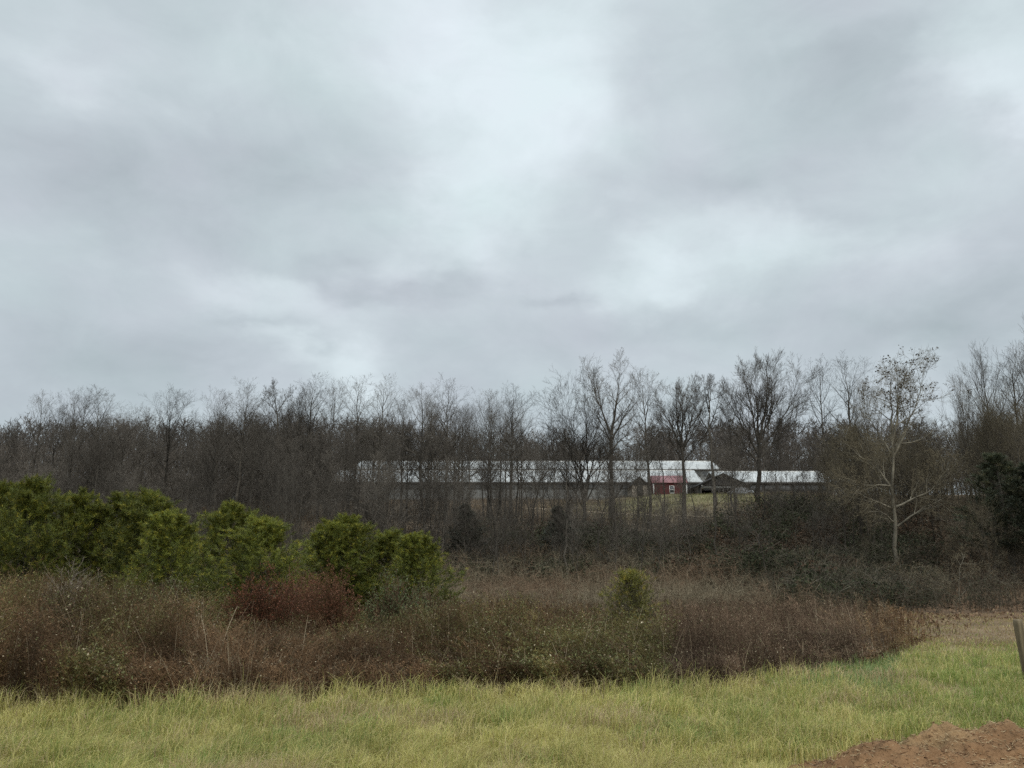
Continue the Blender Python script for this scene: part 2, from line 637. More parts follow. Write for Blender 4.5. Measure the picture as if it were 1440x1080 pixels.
def build_weeds():
    rng = np.random.default_rng(5)
    g = Geo()
    # ground points: dense front rows and thinner depth
    N = 42000
    d = rng.uniform(0, 1, N) ** 1.9 * 18
    u = rng.uniform(-.80, .62, N)
    y0 = np.full(N, 14.0)
    for _ in range(8):
        y0 = edge(u * y0) + d
    x, y = u * y0, y0
    ok = (y < 34) & ~((x > 9.5) & (y > 28))
    ok &= (vnoise(x * 1.6, y * 1.6, 211) * .6 + vnoise(x * .7, y * .7, 213) * .6 > rng.uniform(.1, .62, N))
    ok &= rng.uniform(0, 1, N) > .9 * sstep(.46, .53, x / y)
    x, y = x[ok], y[ok]
    n = len(x)
    far = sstep(15, 28, y)
    h = hbr(x, y) * rng.uniform(.6, 1.12, n)
    z = gz(x, y)
    a = rng.uniform(0, 2 * math.pi, n)
    pn_ = sstep(.45, .75, vnoise(x * .8, y * .8, 207))
    ln = rng.uniform(0, .28, n) * h
    fa = 6.28 * vnoise(x * .35, y * .35, 209)
    lx, ly = np.cos(a) * ln + np.cos(fa) * h * .5 * pn_, np.sin(a) * ln + np.sin(fa) * h * .3 * pn_
    ts = np.array([0, .4, .75, 1.0])
    bend = np.array([0, .25, .62, 1.0])
    P = np.stack([x[:, None] + lx[:, None] * bend, y[:, None] + ly[:, None] * bend, z[:, None] + h[:, None] * ts * (1 - (.1 + .28 * pn_[:, None]) * bend)], -1)
    r0 = rng.uniform(.0025, .0045, n) * (1 + 1.1 * far)
    R = r0[:, None] * np.array([1, .85, .6, .3])
    c, olive = zone_cols(x, y, rng, n)
    plant = .38 + 1.25 * vnoise(x * 3.1, y * 3.1, 201) * (.35 + 1.1 * vnoise(x * .9, y * .9, 203))
    c = c * plant[:, None] * np.array([.78, .71, .60])
    v, q = tubes(P, R, 3)
    g.add(v, q, np.repeat(c * .95, 12, 0))

    def pos(idx, t):
        k = np.clip((np.searchsorted(ts, t) - 1), 0, 2)
        f = ((t - ts[k]) / (ts[k + 1] - ts[k]))[:, None]
        return P[idx, k] * (1 - f) + P[idx, k + 1] * f
    # side shoots
    m = 12
    idx = np.repeat(np.arange(n), m)
    t = rng.uniform(.18, 1, n * m) ** .8
    A = pos(idx, t)
    L = h[idx] * rng.uniform(.08, .26, n * m) * (1.25 - .7 * t)
    az = rng.uniform(0, 2 * math.pi, n * m)
    up = rng.uniform(.1, 1.3, n * m)
    D = nrm(np.stack([np.cos(az), np.sin(az), up], 1))
    B = A + D * L[:, None]
    w = .0032 * (1 + 1.6 * far[idx])
    v, q = ribbons(A, B, w, rng, .5)
    cc = c[idx] * rng.uniform(.75, 1.3, (n * m, 1))
    g.add(v, q, np.repeat(cc, 4, 0))
    # seed heads and withered leaves
    m2 = 15
    ii = rng.integers(0, n * m, n * m2)
    ii = ii[rng.uniform(0, 1, len(ii)) < (.35 + .65 * t[ii])]
    C = A[ii] + (B[ii] - A[ii]) * rng.uniform(.3, 1.05, (len(ii), 1))
    sz = rng.uniform(.010, .034, len(ii)) * (1 + .7 * far[idx[ii]]) * (1 + .5 * olive[idx[ii]])
    v, q = flecks(C, sz, rng, .5)
    pick = rng.uniform(0, 1, (len(ii), 1))
    pale = lerp3((.26, .205, .125), (.50, .42, .29), rng.uniform(0, 1, len(ii)))
    dark = c[idx[ii]] * rng.uniform(.6, 1.25, (len(ii), 1))
    green = lerp3((.10, .11, .045), (.20, .20, .09), rng.uniform(0, 1, len(ii)))
    cc = np.where(pick < .04, pale, dark)
    cc = np.where((pick > .3) & (pick < .3 + .65 * olive[idx[ii]][:, None] + .05), green, cc)
    g.add(v, q, np.repeat(cc, 4, 0))
    # taller bleached stems standing through the front
    k = 700
    x = rng.uniform(-9, 8, k)
    y = edge(x) + rng.uniform(0, 1, k) ** 1.6 * 4
    hh = hbr(x, y) * rng.uniform(.4, 1.08, k)
    a = rng.uniform(0, 2 * math.pi, k)
    ln = rng.uniform(0, .5, k) * hh
    P2 = np.stack([x[:, None] + (np.cos(a) * ln)[:, None] * bend, y[:, None] + (np.sin(a) * ln)[:, None] * bend, gz(x, y)[:, None] + hh[:, None] * ts], -1)
    v, q = tubes(P2, rng.uniform(.002, .0045, k)[:, None] * np.array([1, .9, .7, .4]), 3)
    g.add(v, q, np.repeat(lerp3((.24, .18, .115), (.46, .37, .25), rng.uniform(0, 1, k)), 12, 0))
    o = link('dry_weed_thicket', g.mesh('dry_weed_thicket', WEED))
    tag(o, 'reddish brown thicket of dry weeds behind the mown grass', 'weeds', None, 'stuff')
    # grey brambles and broomsedge of the hollow beyond the thicket
    g = Geo()
    N = 15000
    y = 24 * (60 / 24) ** rng.uniform(0, 1, N)
    u = rng.uniform(-.75, .50, N)
    x = u * y
    ok = (fbm(x * .25, y * .25, 91) > .28) & ~((x > 9.5) & (y < 45)) & ~((u > .3) & (y > 46))
    x, y = x[ok], y[ok]
    n = len(x)
    h = rng.uniform(.5, 1.25, n) * (.7 + .9 * fbm(x * .2, y * .2, 93)) * (1 + .5 * sstep(36, 55, y))
    z = gz(x, y)
    a = rng.uniform(0, 2 * math.pi, n)
    ln = rng.uniform(.1, .8, n) * h
    lx, ly = np.cos(a) * ln, np.sin(a) * ln
    P = np.stack([x[:, None] + lx[:, None] * bend ** 1.6, y[:, None] + ly[:, None] * bend ** 1.6, z[:, None] + h[:, None] * np.array([0, .55, .9, .95])], -1)
    R = (rng.uniform(.005, .010, n) * (y / 34))[:, None] * np.array([1, .85, .6, .35])
    t_ = rng.uniform(0, 1, n)
    gry = lerp3((.13, .104, .066), (.26, .212, .14), t_)
    brn = lerp3((.125, .085, .053), (.235, .16, .102), t_)
    c = np.where((fbm(x * .18, y * .18, 97) > .5)[:, None], gry, brn)
    v, q = tubes(P, R, 3)
    g.add(v, q, np.repeat(c, 12, 0))
    m = 14
    idx = np.repeat(np.arange(n), m)
    t = rng.uniform(.15, 1, n * m)
    A = pos(idx, t)
    D = nrm(np.stack([rng.normal(size=n * m), rng.normal(size=n * m), rng.uniform(-.2, 1.6, n * m)], 1))
    B = A + D * (h[idx] * rng.uniform(.12, .38, n * m))[:, None]
    v, q = ribbons(A, B, .0055 * y[idx] / 30, rng, .5)
    g.add(v, q, np.repeat(c[idx] * rng.uniform(.7, 1.35, (n * m, 1)), 4, 0))
    o = link('bramble_thicket', g.mesh('bramble_thicket', WEED))
    tag(o, 'grey brown brambles and dead stems in the hollow below the trees', 'brambles', None, 'stuff')


build_weeds()


# ------------------------------------------------------------------ bare trees
def children(P, R, n, rng, tmin=.2, tmax=.97, ang=45, angv=12, lr=.5, tl=.6, K=4, up=.2, wig=.12, rr=.6, rend=.3, rmin=.008, Ls=None):
    M, K0, _ = P.shape
    ct = np.linspace(0, 1, K0)
    t = tmin + (tmax - tmin) * (np.arange(n)[None, :] + rng.uniform(0, 1, (M, n))) / n
    k = np.clip((t * (K0 - 1)).astype(int), 0, K0 - 2)
    f = t * (K0 - 1) - k
    mi = np.arange(M)[:, None]
    A = P[mi, k] * (1 - f[..., None]) + P[mi, k + 1] * f[..., None]
    Rt = R[mi, k] * (1 - f) + R[mi, k + 1] * f
    T = nrm(P[mi, k + 1] - P[mi, k])
    plen = np.linalg.norm(np.diff(P, axis=1), axis=-1).sum(1)
    A, Rt, T, t = A.reshape(-1, 3), Rt.reshape(-1), T.reshape(-1, 3), t.reshape(-1)
    N = M * n
    L = np.repeat(plen, n) * lr * (1 - tl * t) * rng.uniform(.65, 1.3, N)
    if Ls is not None:
        L = Ls(t) * rng.uniform(.75, 1.2, N)
    a = np.radians(np.clip(ang + rng.normal(0, 1, N) * angv, 8, 110)) if not callable(ang) else np.radians(ang(t) + rng.normal(0, 1, N) * angv)
    phi = (np.arange(N) * 2.39996 + rng.uniform(0, 1.2, N))
    ref = np.where(np.abs(T[:, 2:3]) < .9, np.array([[0, 0, 1.]]), np.array([[1., 0, 0]]))
    U = nrm(np.cross(T, ref))
    V = np.cross(T, U)
    D = nrm(np.cos(a)[:, None] * T + np.sin(a)[:, None] * (np.cos(phi)[:, None] * U + np.sin(phi)[:, None] * V))
    Q = np.empty((N, K, 3))
    Q[:, 0] = A
    st = (L / (K - 1))[:, None]
    for i in range(1, K):
        D = nrm(D + np.array([0, 0, up]) + rng.normal(0, wig, (N, 3)))
        Q[:, i] = Q[:, i - 1] + D * st
    r0 = np.maximum(np.minimum(Rt * rr, L * .017 + .003), rmin)
    RR = r0[:, None] * (1 - (1 - rend) * np.linspace(0, 1, K))[None, :]
    return Q, np.maximum(RR, rmin * .6)


def trunk_line(H, r, rng, K=14, wig=.012, lean=0.0):
    t = np.linspace(0, 1, K)
    off = np.cumsum(rng.normal(0, wig * H / 3, (K, 2)), 0)
    off -= off[:1]
    P = np.stack([off[:, 0] + lean * H * t ** 1.5, off[:, 1], t * H], 1)
    R = r * (1 - t) ** .85 + r * .06
    R[0] *= 1.35
    return P[None], R[None]


def finish_tree(levels, bark=BARK, twig=TWIG, name='tree', leaf=None):
    gt, gc = Geo(), Geo()
    for i, (P, R) in enumerate(levels):
        if i == 0:
            gt.add(*tubes(P, R, 8))
        elif i == 1:
            gt.add(*tubes(P, R, 5)) if False else gc.add(*tubes(P, R, 5), m=0)
        else:
            gc.add(*tubes(P, R, 3), m=0 if i == 2 else 1)
    if leaf is not None:
        gc.add(*leaf[:2], leaf[2], m=2)
    return gt.mesh(name + '_trunk', bark), gc.mesh(name + '_crown', [bark, twig, LEAF])


def grow(seed, H=20, r=.2, clear=.35, n1=22, L1=.2, shape=None, ang=None, up1=.1, n=(6,5,4), ang2=38, up2=.07, rt=.006, wig=.012, lean=0, lr=(.62,.62,.62), tl=.45):
    rng = np.random.default_rng(seed)
    t0 = trunk_line(H * .97, r, rng, wig=wig, lean=lean)
    shape = shape or (lambda s: .35 + .65 * np.sin(np.clip(s, 0, 1) * math.pi * .85 + .25))
    ang = ang or (lambda s: 60 - 38 * s)
    rel = lambda t: (t - clear) / (1 - clear)
    l1 = children(*t0, n1, rng, clear, .99, ang=lambda t: ang(rel(t)), angv=8, K=7, up=up1, wig=.08, rr=.62, rend=.2, rmin=rt * 1.5, Ls=lambda t: L1 * H * shape(rel(t)))
    l2 = children(*l1, n[0], rng, .15, 1, ang=ang2, lr=lr[0], tl=tl, K=6, up=up2, wig=.09, rr=.65, rmin=rt * 1.3)
    l3 = children(*l2, n[1], rng, .15, 1, ang=ang2, lr=lr[1], tl=tl, K=5, up=up2, wig=.08, rr=.7, rmin=rt*1.1)
    l4 = children(*l3, n[2], rng, .15, 1, ang=ang2 * .9, lr=lr[2], tl=.35, K=4, up=up2, wig=.07, rr=.75, rmin=rt)
    return [t0, l1, l2, l3, l4]


PROTO = {}


def proto(key, levels, H, **k):
    PROTO[key] = finish_tree(levels, name=key, **k) + (H,)


for s in range(4):       # tall straight forest trees with narrow crowns
    proto('tall%d' % s, grow(100 + s, 20, .19, .38, 20, .21, up1=.08, ang=lambda q: 60 - 36 * q), 20)
for s in range(2):       # broad vase crowns of fine upswept twigs
    proto('vase%d' % s, grow(120 + s, 18, .24, .32, 18, .44, shape=lambda q: 1.0 - .62 * q, ang=lambda q: 46 - 34 * q, up1=.08, n=(8, 6, 4), ang2=27, up2=.10), 18)
for s in range(3):       # rounded dense crowns
    proto('round%d' % s, grow(140 + s, 16, .2, .24, 22, .36, up1=.05, n=(7, 5, 5), ang2=40, up2=.05), 16)
for s in range(3):       # thin young trees
    proto('thin%d' % s, grow(160 + s, 14, .075, .38, 16, .20, up1=.10, n=(5, 4, 4), wig=.03, lean=(-.05, .04, .0)[s]), 14)
for s in range(3):       # low bushy understorey
    proto('under%d' % s, grow(180 + s, 7, .05, .06, 22, .42, up1=.10, n=(6, 5, 4), wig=.05, ang=lambda q: 55 - 30 * q), 7)


def place(key, name, x, y, H, ws=1.0, rot=0.0, label=None, cat='tree', group=None, tilt=(0, 0), twig=None):
    tm, cm, H0 = PROTO[key]
    e = bpy.data.objects.new(name, None)
    COL.objects.link(e)
    e.empty_display_size = .3
    e.location = (x, y, gz1(x, y) - .1)
    e.rotation_euler = (tilt[0], tilt[1], rot)
    s = H / H0
    e.scale = (s * ws, s * ws, s)
    tag(e, label, cat, group)
    link('trunk', tm, e)
    cr = link('crown', cm, e)
    if twig is not None:
        for sl in cr.material_slots:
            if sl.material == TWIG:
                sl.link = 'OBJECT'
                sl.material = twig
    return e


def place_px(key, name, px, top, Y, ws=1.0, label=None, group=None, cat='tree', **k):
    """px, top: where the foot's column and the tip stand, Y: distance from the camera"""
    p = at(px, top, Y)
    x = p[0]
    H = p[2] - gz1(x, Y) + .1
    return place(key, name, x, Y, H, ws, RNG.uniform(0, 6.28), label, cat, group, **k)


def limb_tree(name, limbs, Y, label, cat='tree', bark=BARK, twig=TWIG, seed=1, n1=10, n=(6, 5, 4), lr=(.48, .6, .62, .62), ang=38, up=.07, rt=.006, depth=.6, leafy=None, l1len=None, foot=None):
    """a tree whose main limbs follow given lines: limbs = [(points, r0, r1, depth offset at tip)] in picture points at distance Y"""
    rng = np.random.default_rng(seed)
    root = at(limbs[0][0][0][0], limbs[0][0][0][1], Y)
    base = np.array([root[0], Y, gz1(root[0], Y) - .1])
    K = 10
    Ps, Rs = [], []
    for i, (pts, r0, r1, dep) in enumerate(limbs):
        W_ = np.array([at(px, py, Y) for px, py in pts])
        if i == 0:
            W_ = np.concatenate([[base], W_[W_[:, 2] > base[2] + .3]])
        seg = np.concatenate([[0], np.cumsum(np.linalg.norm(np.diff(W_, axis=0), axis=1))])
        t = np.linspace(0, 1, K)
        Q = np.stack([np.interp(t * seg[-1], seg, W_[:, j]) for j in range(3)], 1)
        Q[:, 1] += dep * t ** 1.2
        Q += np.concatenate([np.zeros((1, 3)), rng.normal(0, seg[-1] * .007, (K - 1, 3))])
        Ps.append(Q - base)
        Rs.append(r1 * .6 + (r0 - r1 * .6) * (1 - t) ** (1.0 if i == 0 else 1.5))
    P, R = np.array(Ps), np.array(Rs) * .74
    t0 = (P[:1], R[:1])
    limbs_ = (P[1:], R[1:])
    src = limbs_ if len(limbs) > 1 else t0
    l1 = children(*src, n1, rng, .15, 1, ang=ang, lr=lr[0], tl=.4, K=7, up=up, wig=.09, rr=.6, rmin=rt * 1.5)
    l2 = children(*l1, n[0], rng, .15, 1, ang=ang, lr=lr[1], tl=.45, K=6, up=up, wig=.09, rmin=rt * 1.3)
    l3 = children(*l2, n[1], rng, .15, 1, ang=ang, lr=lr[2], tl=.45, K=5, up=up, wig=.08, rmin=rt * 1.1)
    l4 = children(*l3, n[2], rng, .15, 1, ang=ang * .9, lr=lr[3], tl=.35, K=4, up=up, wig=.07, rmin=rt)
    gt, gc = Geo(), Geo()
    gt.add(*tubes(*t0, 8))
    if len(limbs) > 1:
        gc.add(*tubes(*limbs_, 6), m=0)
    for i, lv in enumerate((l1, l2, l3, l4)):
        gc.add(*tubes(*lv, 4 if i == 0 else 3), m=0 if i == 0 else 1)
    if leafy:
        tips = l3[0][:, -1]
        zc = tips[:, 2]
        ok = zc > leafy
        tips = tips[ok]
        tips = tips[rng.uniform(0, 1, len(tips)) < .16]
        C = np.repeat(tips, 5, 0) + rng.normal(0, .07, (len(tips) * 5, 3))
        v, q = flecks(C, rng.uniform(.08, .17, len(C)), rng, .7)
        gc.add(v, q, (.06, .048, .035), m=2)
    e = bpy.data.objects.new(name, None)
    COL.objects.link(e)
    e.location = base
    tag(e, label, cat)
    link('trunk', gt.mesh(name + '_trunk', bark), e)
    link('crown', gc.mesh(name + '_crown', [bark, twig, LEAF]), e)
    return e


def named_trees():
    # trees that stand out one by one along the creek, left to right
    T = [('tall0', 62, 562, 104, 1.0, 'tall slim bare tree, leftmost of the clump that rises over the left wood'),
         ('tall1', 84, 566, 106, .9, 'tall slim bare tree second from the left in the clump over the left wood'),
         ('tall2', 104, 561, 103, 1.0, 'tall slim bare tree in the middle of the clump over the left wood'),
         ('tall0', 122, 557, 102, 1.0, 'tallest slim bare tree of the clump rising over the left wood'),
         ('tall1', 141, 560, 104, 1.15, 'tall bare tree, rightmost of the clump rising over the left wood'),
         ('round0', 245, 570, 110, 1.1, 'rounded fine-twigged bare tree standing alone above the left wood'),
         ('round1', 208, 592, 114, 1.0, 'lower rounded bare tree left of the lone rounded crown over the left wood'),
         ('tall2', 345, 547, 98, 1.2, 'tall bare tree just left of the tree with dark leaf clumps at its tip'),
         ('round0', 312, 572, 100, .9, 'dense bare tree with a lower round top where the skyline climbs on the left'),
         ('tall1', 440, 541, 92, 1.25, 'tall bare tree right of the tree with dark leaf clumps at its tip'),
         ('vase1', 418, 572, 86, .9, 'dense low vase-shaped bare tree in front of the taller tree beside the leaf clumps'),
         ('tall0', 472, 547, 90, 1.0, 'bare tree with a slim top third from the tree with dark leaf clumps'),
         ('tall2', 507, 545, 88, 1.2, 'open-topped bare tree, left one of the pair over the left end of the barns'),
         ('tall1', 540, 543, 87, 1.1, 'wispy-topped bare tree, right one of the pair over the left end of the barns'),
         ('round1', 488, 600, 82, .8, 'dense dark lower bare tree in front of the left end of the barns'),
         ('tall0', 596, 553, 86, 1.3, 'open bare tree left of the sharp-topped tree above the white barns'),
         ('tall2', 630, 546, 85, 1.25, 'tall bare tree with a sharp tip above the left half of the white barns'),
         ('round0', 662, 590, 84, .7, 'lower bare tree between the sharp-topped tree and the lone oval crown'),
         ('tall1', 718, 554, 82, 1.25, 'bare tree with a lone oval crown left of the wide gap in the skyline'),
         ('thin0', 690, 585, 80, 1.2, 'slim bare tree just left of the lone oval crown'),
         ('round1', 778, 610, 90, .6, 'small low bare tree in the wide skyline gap before the many-stemmed tree'),
         ('tall1', 905, 536, 80, 1.15, 'slender bare tree right of the tall forked tree'),
         ('thin1', 930, 580, 84, 1.2, 'thin low bare tree in front of the red shed'),
         ('tall2', 1025, 570, 84, .7, 'narrow bare tree left of the broad dense crown, over the dark gabled shelter'),
         ('tall0', 1150, 519, 72, .95, 'tall narrow bare tree right of the broad dense crown'),
         ('tall2', 1186, 517, 66, 1.2, 'tall bare tree with a spreading top left of the sycamore'),
         ('round0', 1215, 560, 62, .6, 'bushy bare tree close on the left of the sycamore'),
         ('vase0', 1352, 548, 60, .6, 'bare tree with upswept branches beyond the gap right of the sycamore'),
         ('vase1', 1385, 523, 57, .8, 'tall upswept bare tree third from the right edge'),
         ('tall1', 1415, 508, 54, 1.2, 'tall bare tree second from the right edge'),
         ('vase0', 1448, 500, 52, .8, 'tallest bare tree at the right edge, partly out of the picture')]
    for key, px, top, Y, ws, lab in T:
        place_px('tall3' if key == 'tall1' and px % 2 else key, 'bare_tree', px, top, Y, ws, lab)

    limb_tree('forked_tree', [([(862, 742), (861, 690), (860, 640), (859, 612)], .42, .30, 0),
                              ([(859, 612), (852, 590), (843, 566), (835, 540), (828, 519)], .2, .03, 1.5),
                              ([(860, 612), (864, 585), (867, 560), (869, 535), (871, 514)], .24, .03, -.5),
                              ([(861, 618), (870, 600), (881, 578), (890, 556)], .17, .03, -2),
                              ([(860, 625), (850, 607), (840, 592), (826, 570)], .13, .03, -3),
                              ([(861, 632), (872, 618), (884, 608), (896, 590)], .12, .03, 3),
                              ([(866, 700), (876, 680), (890, 665), (900, 655)], .10, .02, -1.5),
                              ([(860, 660), (850, 640), (842, 622), (838, 600)], .10, .03, 3)],
              80, 'tallest bare tree, its trunk forking high above the white barns', seed=31, n1=12, n=(6, 5, 4))
    limb_tree('many_stemmed_tree', [([(823, 742), (822, 715), (822, 700)], .34, .28, 0),
                                    ([(821, 705), (812, 670), (800, 630), (790, 600), (778, 578)], .15, .03, -1),
                                    ([(822, 702), (818, 660), (810, 620), (802, 585), (798, 563)], .17, .03, 1.5),
                                    ([(823, 702), (826, 660), (824, 620), (822, 585), (820, 560)], .18, .03, -1.5),
                                    ([(824, 700), (832, 660), (838, 625), (840, 595), (838, 568)], .15, .03, 2),
                                    ([(825, 705), (842, 670), (850, 640), (852, 610)], .12, .03, 0),
                                    ([(819, 712), (800, 680), (782, 650), (770, 620)], .11, .03, 1),
                                    ([(822, 720), (808, 690), (796, 680), (780, 676)], .08, .02, -2)],
              76, 'dark many-stemmed bare tree fanning out left of the tall forked tree', seed=32, n1=14, n=(6, 5, 4), ang=34)
    limb_tree('vase_tree', [([(962, 742), (962, 700), (961, 660), (958, 628)], .34, .26, 0),
                            ([(958, 632), (948, 605), (938, 580), (932, 562)], .15, .03, 1.5),
                            ([(958, 628), (953, 600), (949, 575), (946, 557)], .16, .03, -1.2),
                            ([(959, 628), (960, 600), (961, 575), (962, 553)], .17, .03, .8),
                            ([(960, 630), (969, 602), (975, 575), (977, 556)], .15, .03, -1),
                            ([(961, 634), (974, 610), (984, 590), (990, 574)], .13, .03, 1),
                            ([(962, 650), (978, 625), (992, 605)], .09, .02, -2),
                            ([(961, 650), (940, 622), (924, 598)], .09, .02, -2)],
              79, 'vase-shaped bare tree with fine upright twigs above the red shed', seed=33, n1=16, n=(7, 5, 4), ang=27, up=.08)
    limb_tree('thin_tree', [([(1006, 735), (1004, 690), (1001, 640), (998, 600), (996, 560), (995, 532)], .24, .04, 0),
                            ([(999, 612), (988, 590), (980, 575), (974, 556)], .10, .02, 1),
                            ([(998, 600), (1006, 575), (1010, 553)], .10, .02, -1),
                            ([(997, 580), (990, 555), (985, 538)], .09, .02, -1),
                            ([(997, 575), (1001, 550), (1004, 533)], .09, .02, 1)],
              75, 'thin dark single-trunked bare tree between the vase-shaped tree and the broad crown', seed=34, n1=9, ang=36)
    limb_tree('broad_oak', [([(1066, 740), (1066, 690), (1067, 640), (1068, 618)], .40, .3, 0),
                            ([(1067, 640), (1052, 610), (1036, 580), (1024, 552)], .18, .03, 1),
                            ([(1067, 625), (1057, 590), (1047, 560), (1040, 535)], .18, .03, -2),
                            ([(1068, 620), (1066, 585), (1063, 550), (1060, 525)], .2, .03, 1),
                            ([(1068, 618), (1074, 585), (1078, 550), (1080, 521)], .2, .03, -1),
                            ([(1069, 622), (1084, 590), (1094, 560), (1100, 530)], .18, .03, 2),
                            ([(1069, 632), (1092, 600), (1110, 570), (1120, 542)], .17, .03, -1),
                            ([(1069, 645), (1096, 618), (1118, 596), (1128, 572)], .13, .03, 1),
                            ([(1066, 652), (1044, 625), (1026, 604), (1016, 584)], .13, .03, -1)],
              76, 'broad dense rounded bare tree, widest crown on the skyline', seed=35, n1=15, n=(8, 5, 4), ang=30, up=.08)
    limb_tree('leaning_tree', [([(1118, 744), (1108, 738), (1098, 728), (1086, 716), (1072, 705), (1062, 698)], .26, .1, -1),
                               ([(1064, 700), (1054, 690), (1044, 686)], .08, .02, -1),
                               ([(1112, 741), (1106, 720), (1098, 700), (1090, 680)], .13, .03, 1),
                               ([(1115, 742), (1116, 715), (1112, 690), (1108, 670)], .12, .03, -1),
                               ([(1117, 742), (1124, 718), (1128, 700), (1136, 680)], .12, .03, 1),
                               ([(1100, 730), (1092, 710), (1088, 690)], .08, .02, 0)],
              66, 'low leaning tree with a dark limb sweeping left, in front of the right barn', seed=36, n1=8, ang=38)
    limb_tree('curved_tree', [([(1041, 744), (1040, 730), (1034, 718), (1027, 710), (1027, 697), (1030, 680), (1028, 660)], .18, .06, 0),
                              ([(1041, 740), (1034, 732), (1025, 736), (1014, 738)], .07, .02, 1),
                              ([(1027, 697), (1020, 680), (1016, 662)], .07, .02, 1),
                              ([(1029, 690), (1040, 676), (1046, 660)], .07, .02, -1)],
              68, 'small tree with a strongly curved dark trunk before the gabled shelter', seed=37, n1=7)
    limb_tree('crooked_tree', [([(599, 748), (596, 725), (594, 700), (593, 680), (592, 660)], .2, .07, 0),
                               ([(593, 678), (585, 668), (577, 660), (571, 650)], .11, .03, 1),
                               ([(593, 672), (604, 655), (612, 640)], .08, .02, -1),
                               ([(593, 665), (590, 640), (592, 615)], .08, .02, 1)],
              70, 'dark tree with a crooked bent limb in front of the left half of the barns', seed=38, n1=9)
    limb_tree('v_shaped_tree', [([(701, 795), (698, 765), (695, 735)], .16, .13, 0),
                                ([(696, 738), (690, 715), (685, 690), (680, 660), (678, 630)], .1, .02, 1),
                                ([(696, 736), (702, 715), (704, 690), (706, 660), (704, 620)], .1, .02, -1)],
              56, 'slim pale-footed tree forking low into a V before the barns', seed=39, n1=9)
    limb_tree('reclining_tree', [([(748, 742), (750, 720), (754, 700), (760, 680), (765, 660), (770, 640)], .16, .04, 0),
                                 ([(762, 674), (772, 660), (782, 648)], .08, .02, 1),
                                 ([(756, 695), (750, 675), (748, 655)], .06, .02, -1)],
              72, 'dark slim tree leaning right in front of the middle of the white barns', seed=40, n1=8)
    limb_tree('leaf_topped_tree', [([(392, 700), (391, 650), (390, 610), (389, 580)], .3, .2, 0),
                                   ([(389, 582), (380, 567), (374, 555), (372, 549)], .1, .02, 1),
                                   ([(389, 580), (388, 565), (387, 553), (388, 545)], .12, .02, -1),
                                   ([(390, 580), (397, 566), (403, 555), (405, 549)], .1, .02, 1),
                                   ([(390, 600), (376, 585), (368, 570)], .1, .02, -1),
                                   ([(390, 600), (404, 585), (412, 572)], .1, .02, 0)],
              95, 'bare tree with dark leaf clumps left at its very tip', seed=41, n1=10, leafy=17.5)
    for i, (name, limbs, Y, lab) in enumerate([
            ('arching_shrub', [([(1268, 866), (1270, 850), (1273, 835)], .05, .04, 0), ([(1271, 848), (1274, 825), (1281, 808), (1284, 795)], .035, .012, 0), ([(1272, 840), (1283, 818), (1300, 813), (1318, 822)], .03, .01, -.5),
                               ([(1272, 842), (1290, 830), (1312, 826), (1334, 842)], .03, .01, -.8), ([(1270, 845), (1258, 828), (1240, 820)], .025, .01, .4)], 36, 'pale arching bare shrub at the foot of the sycamore'),
            ('arching_shrub', [([(1212, 852), (1210, 838), (1208, 826)], .05, .04, 0), ([(1209, 832), (1216, 812), (1232, 800), (1252, 794)], .03, .01, -.5), ([(1208, 832), (1196, 815), (1178, 806)], .03, .01, .4),
                               ([(1209, 828), (1204, 805), (1206, 788)], .03, .01, 0)], 40, 'pale arching bare shrub on the left of the sycamore foot'),
            ('arching_shrub', [([(1352, 862), (1350, 845), (1348, 830)], .05, .04, 0), ([(1349, 840), (1366, 820), (1390, 812), (1410, 822)], .03, .01, -.5), ([(1349, 838), (1335, 815), (1316, 806)], .03, .01, 0),
                               ([(1349, 832), (1352, 800), (1364, 780)], .03, .01, .4)], 38, 'pale arching bare shrub under the tall dark pine'),
            ('arching_shrub', [([(1128, 838), (1129, 822), (1130, 812)], .05, .04, 0), ([(1129, 818), (1142, 800), (1162, 790), (1185, 792)], .03, .01, -.5), ([(1129, 818), (1114, 802), (1098, 798)], .03, .01, 0),
                               ([(1129, 816), (1134, 790), (1128, 772)], .03, .01, .4)], 46, 'pale arching bare shrub below the leaning tree')]):
        limb_tree(name, limbs, Y, lab, cat='shrub', bark=PALE, twig=OLIVE, seed=60 + i, n1=8, n=(5, 4, 3), ang=46, up=0.0, rt=.005)
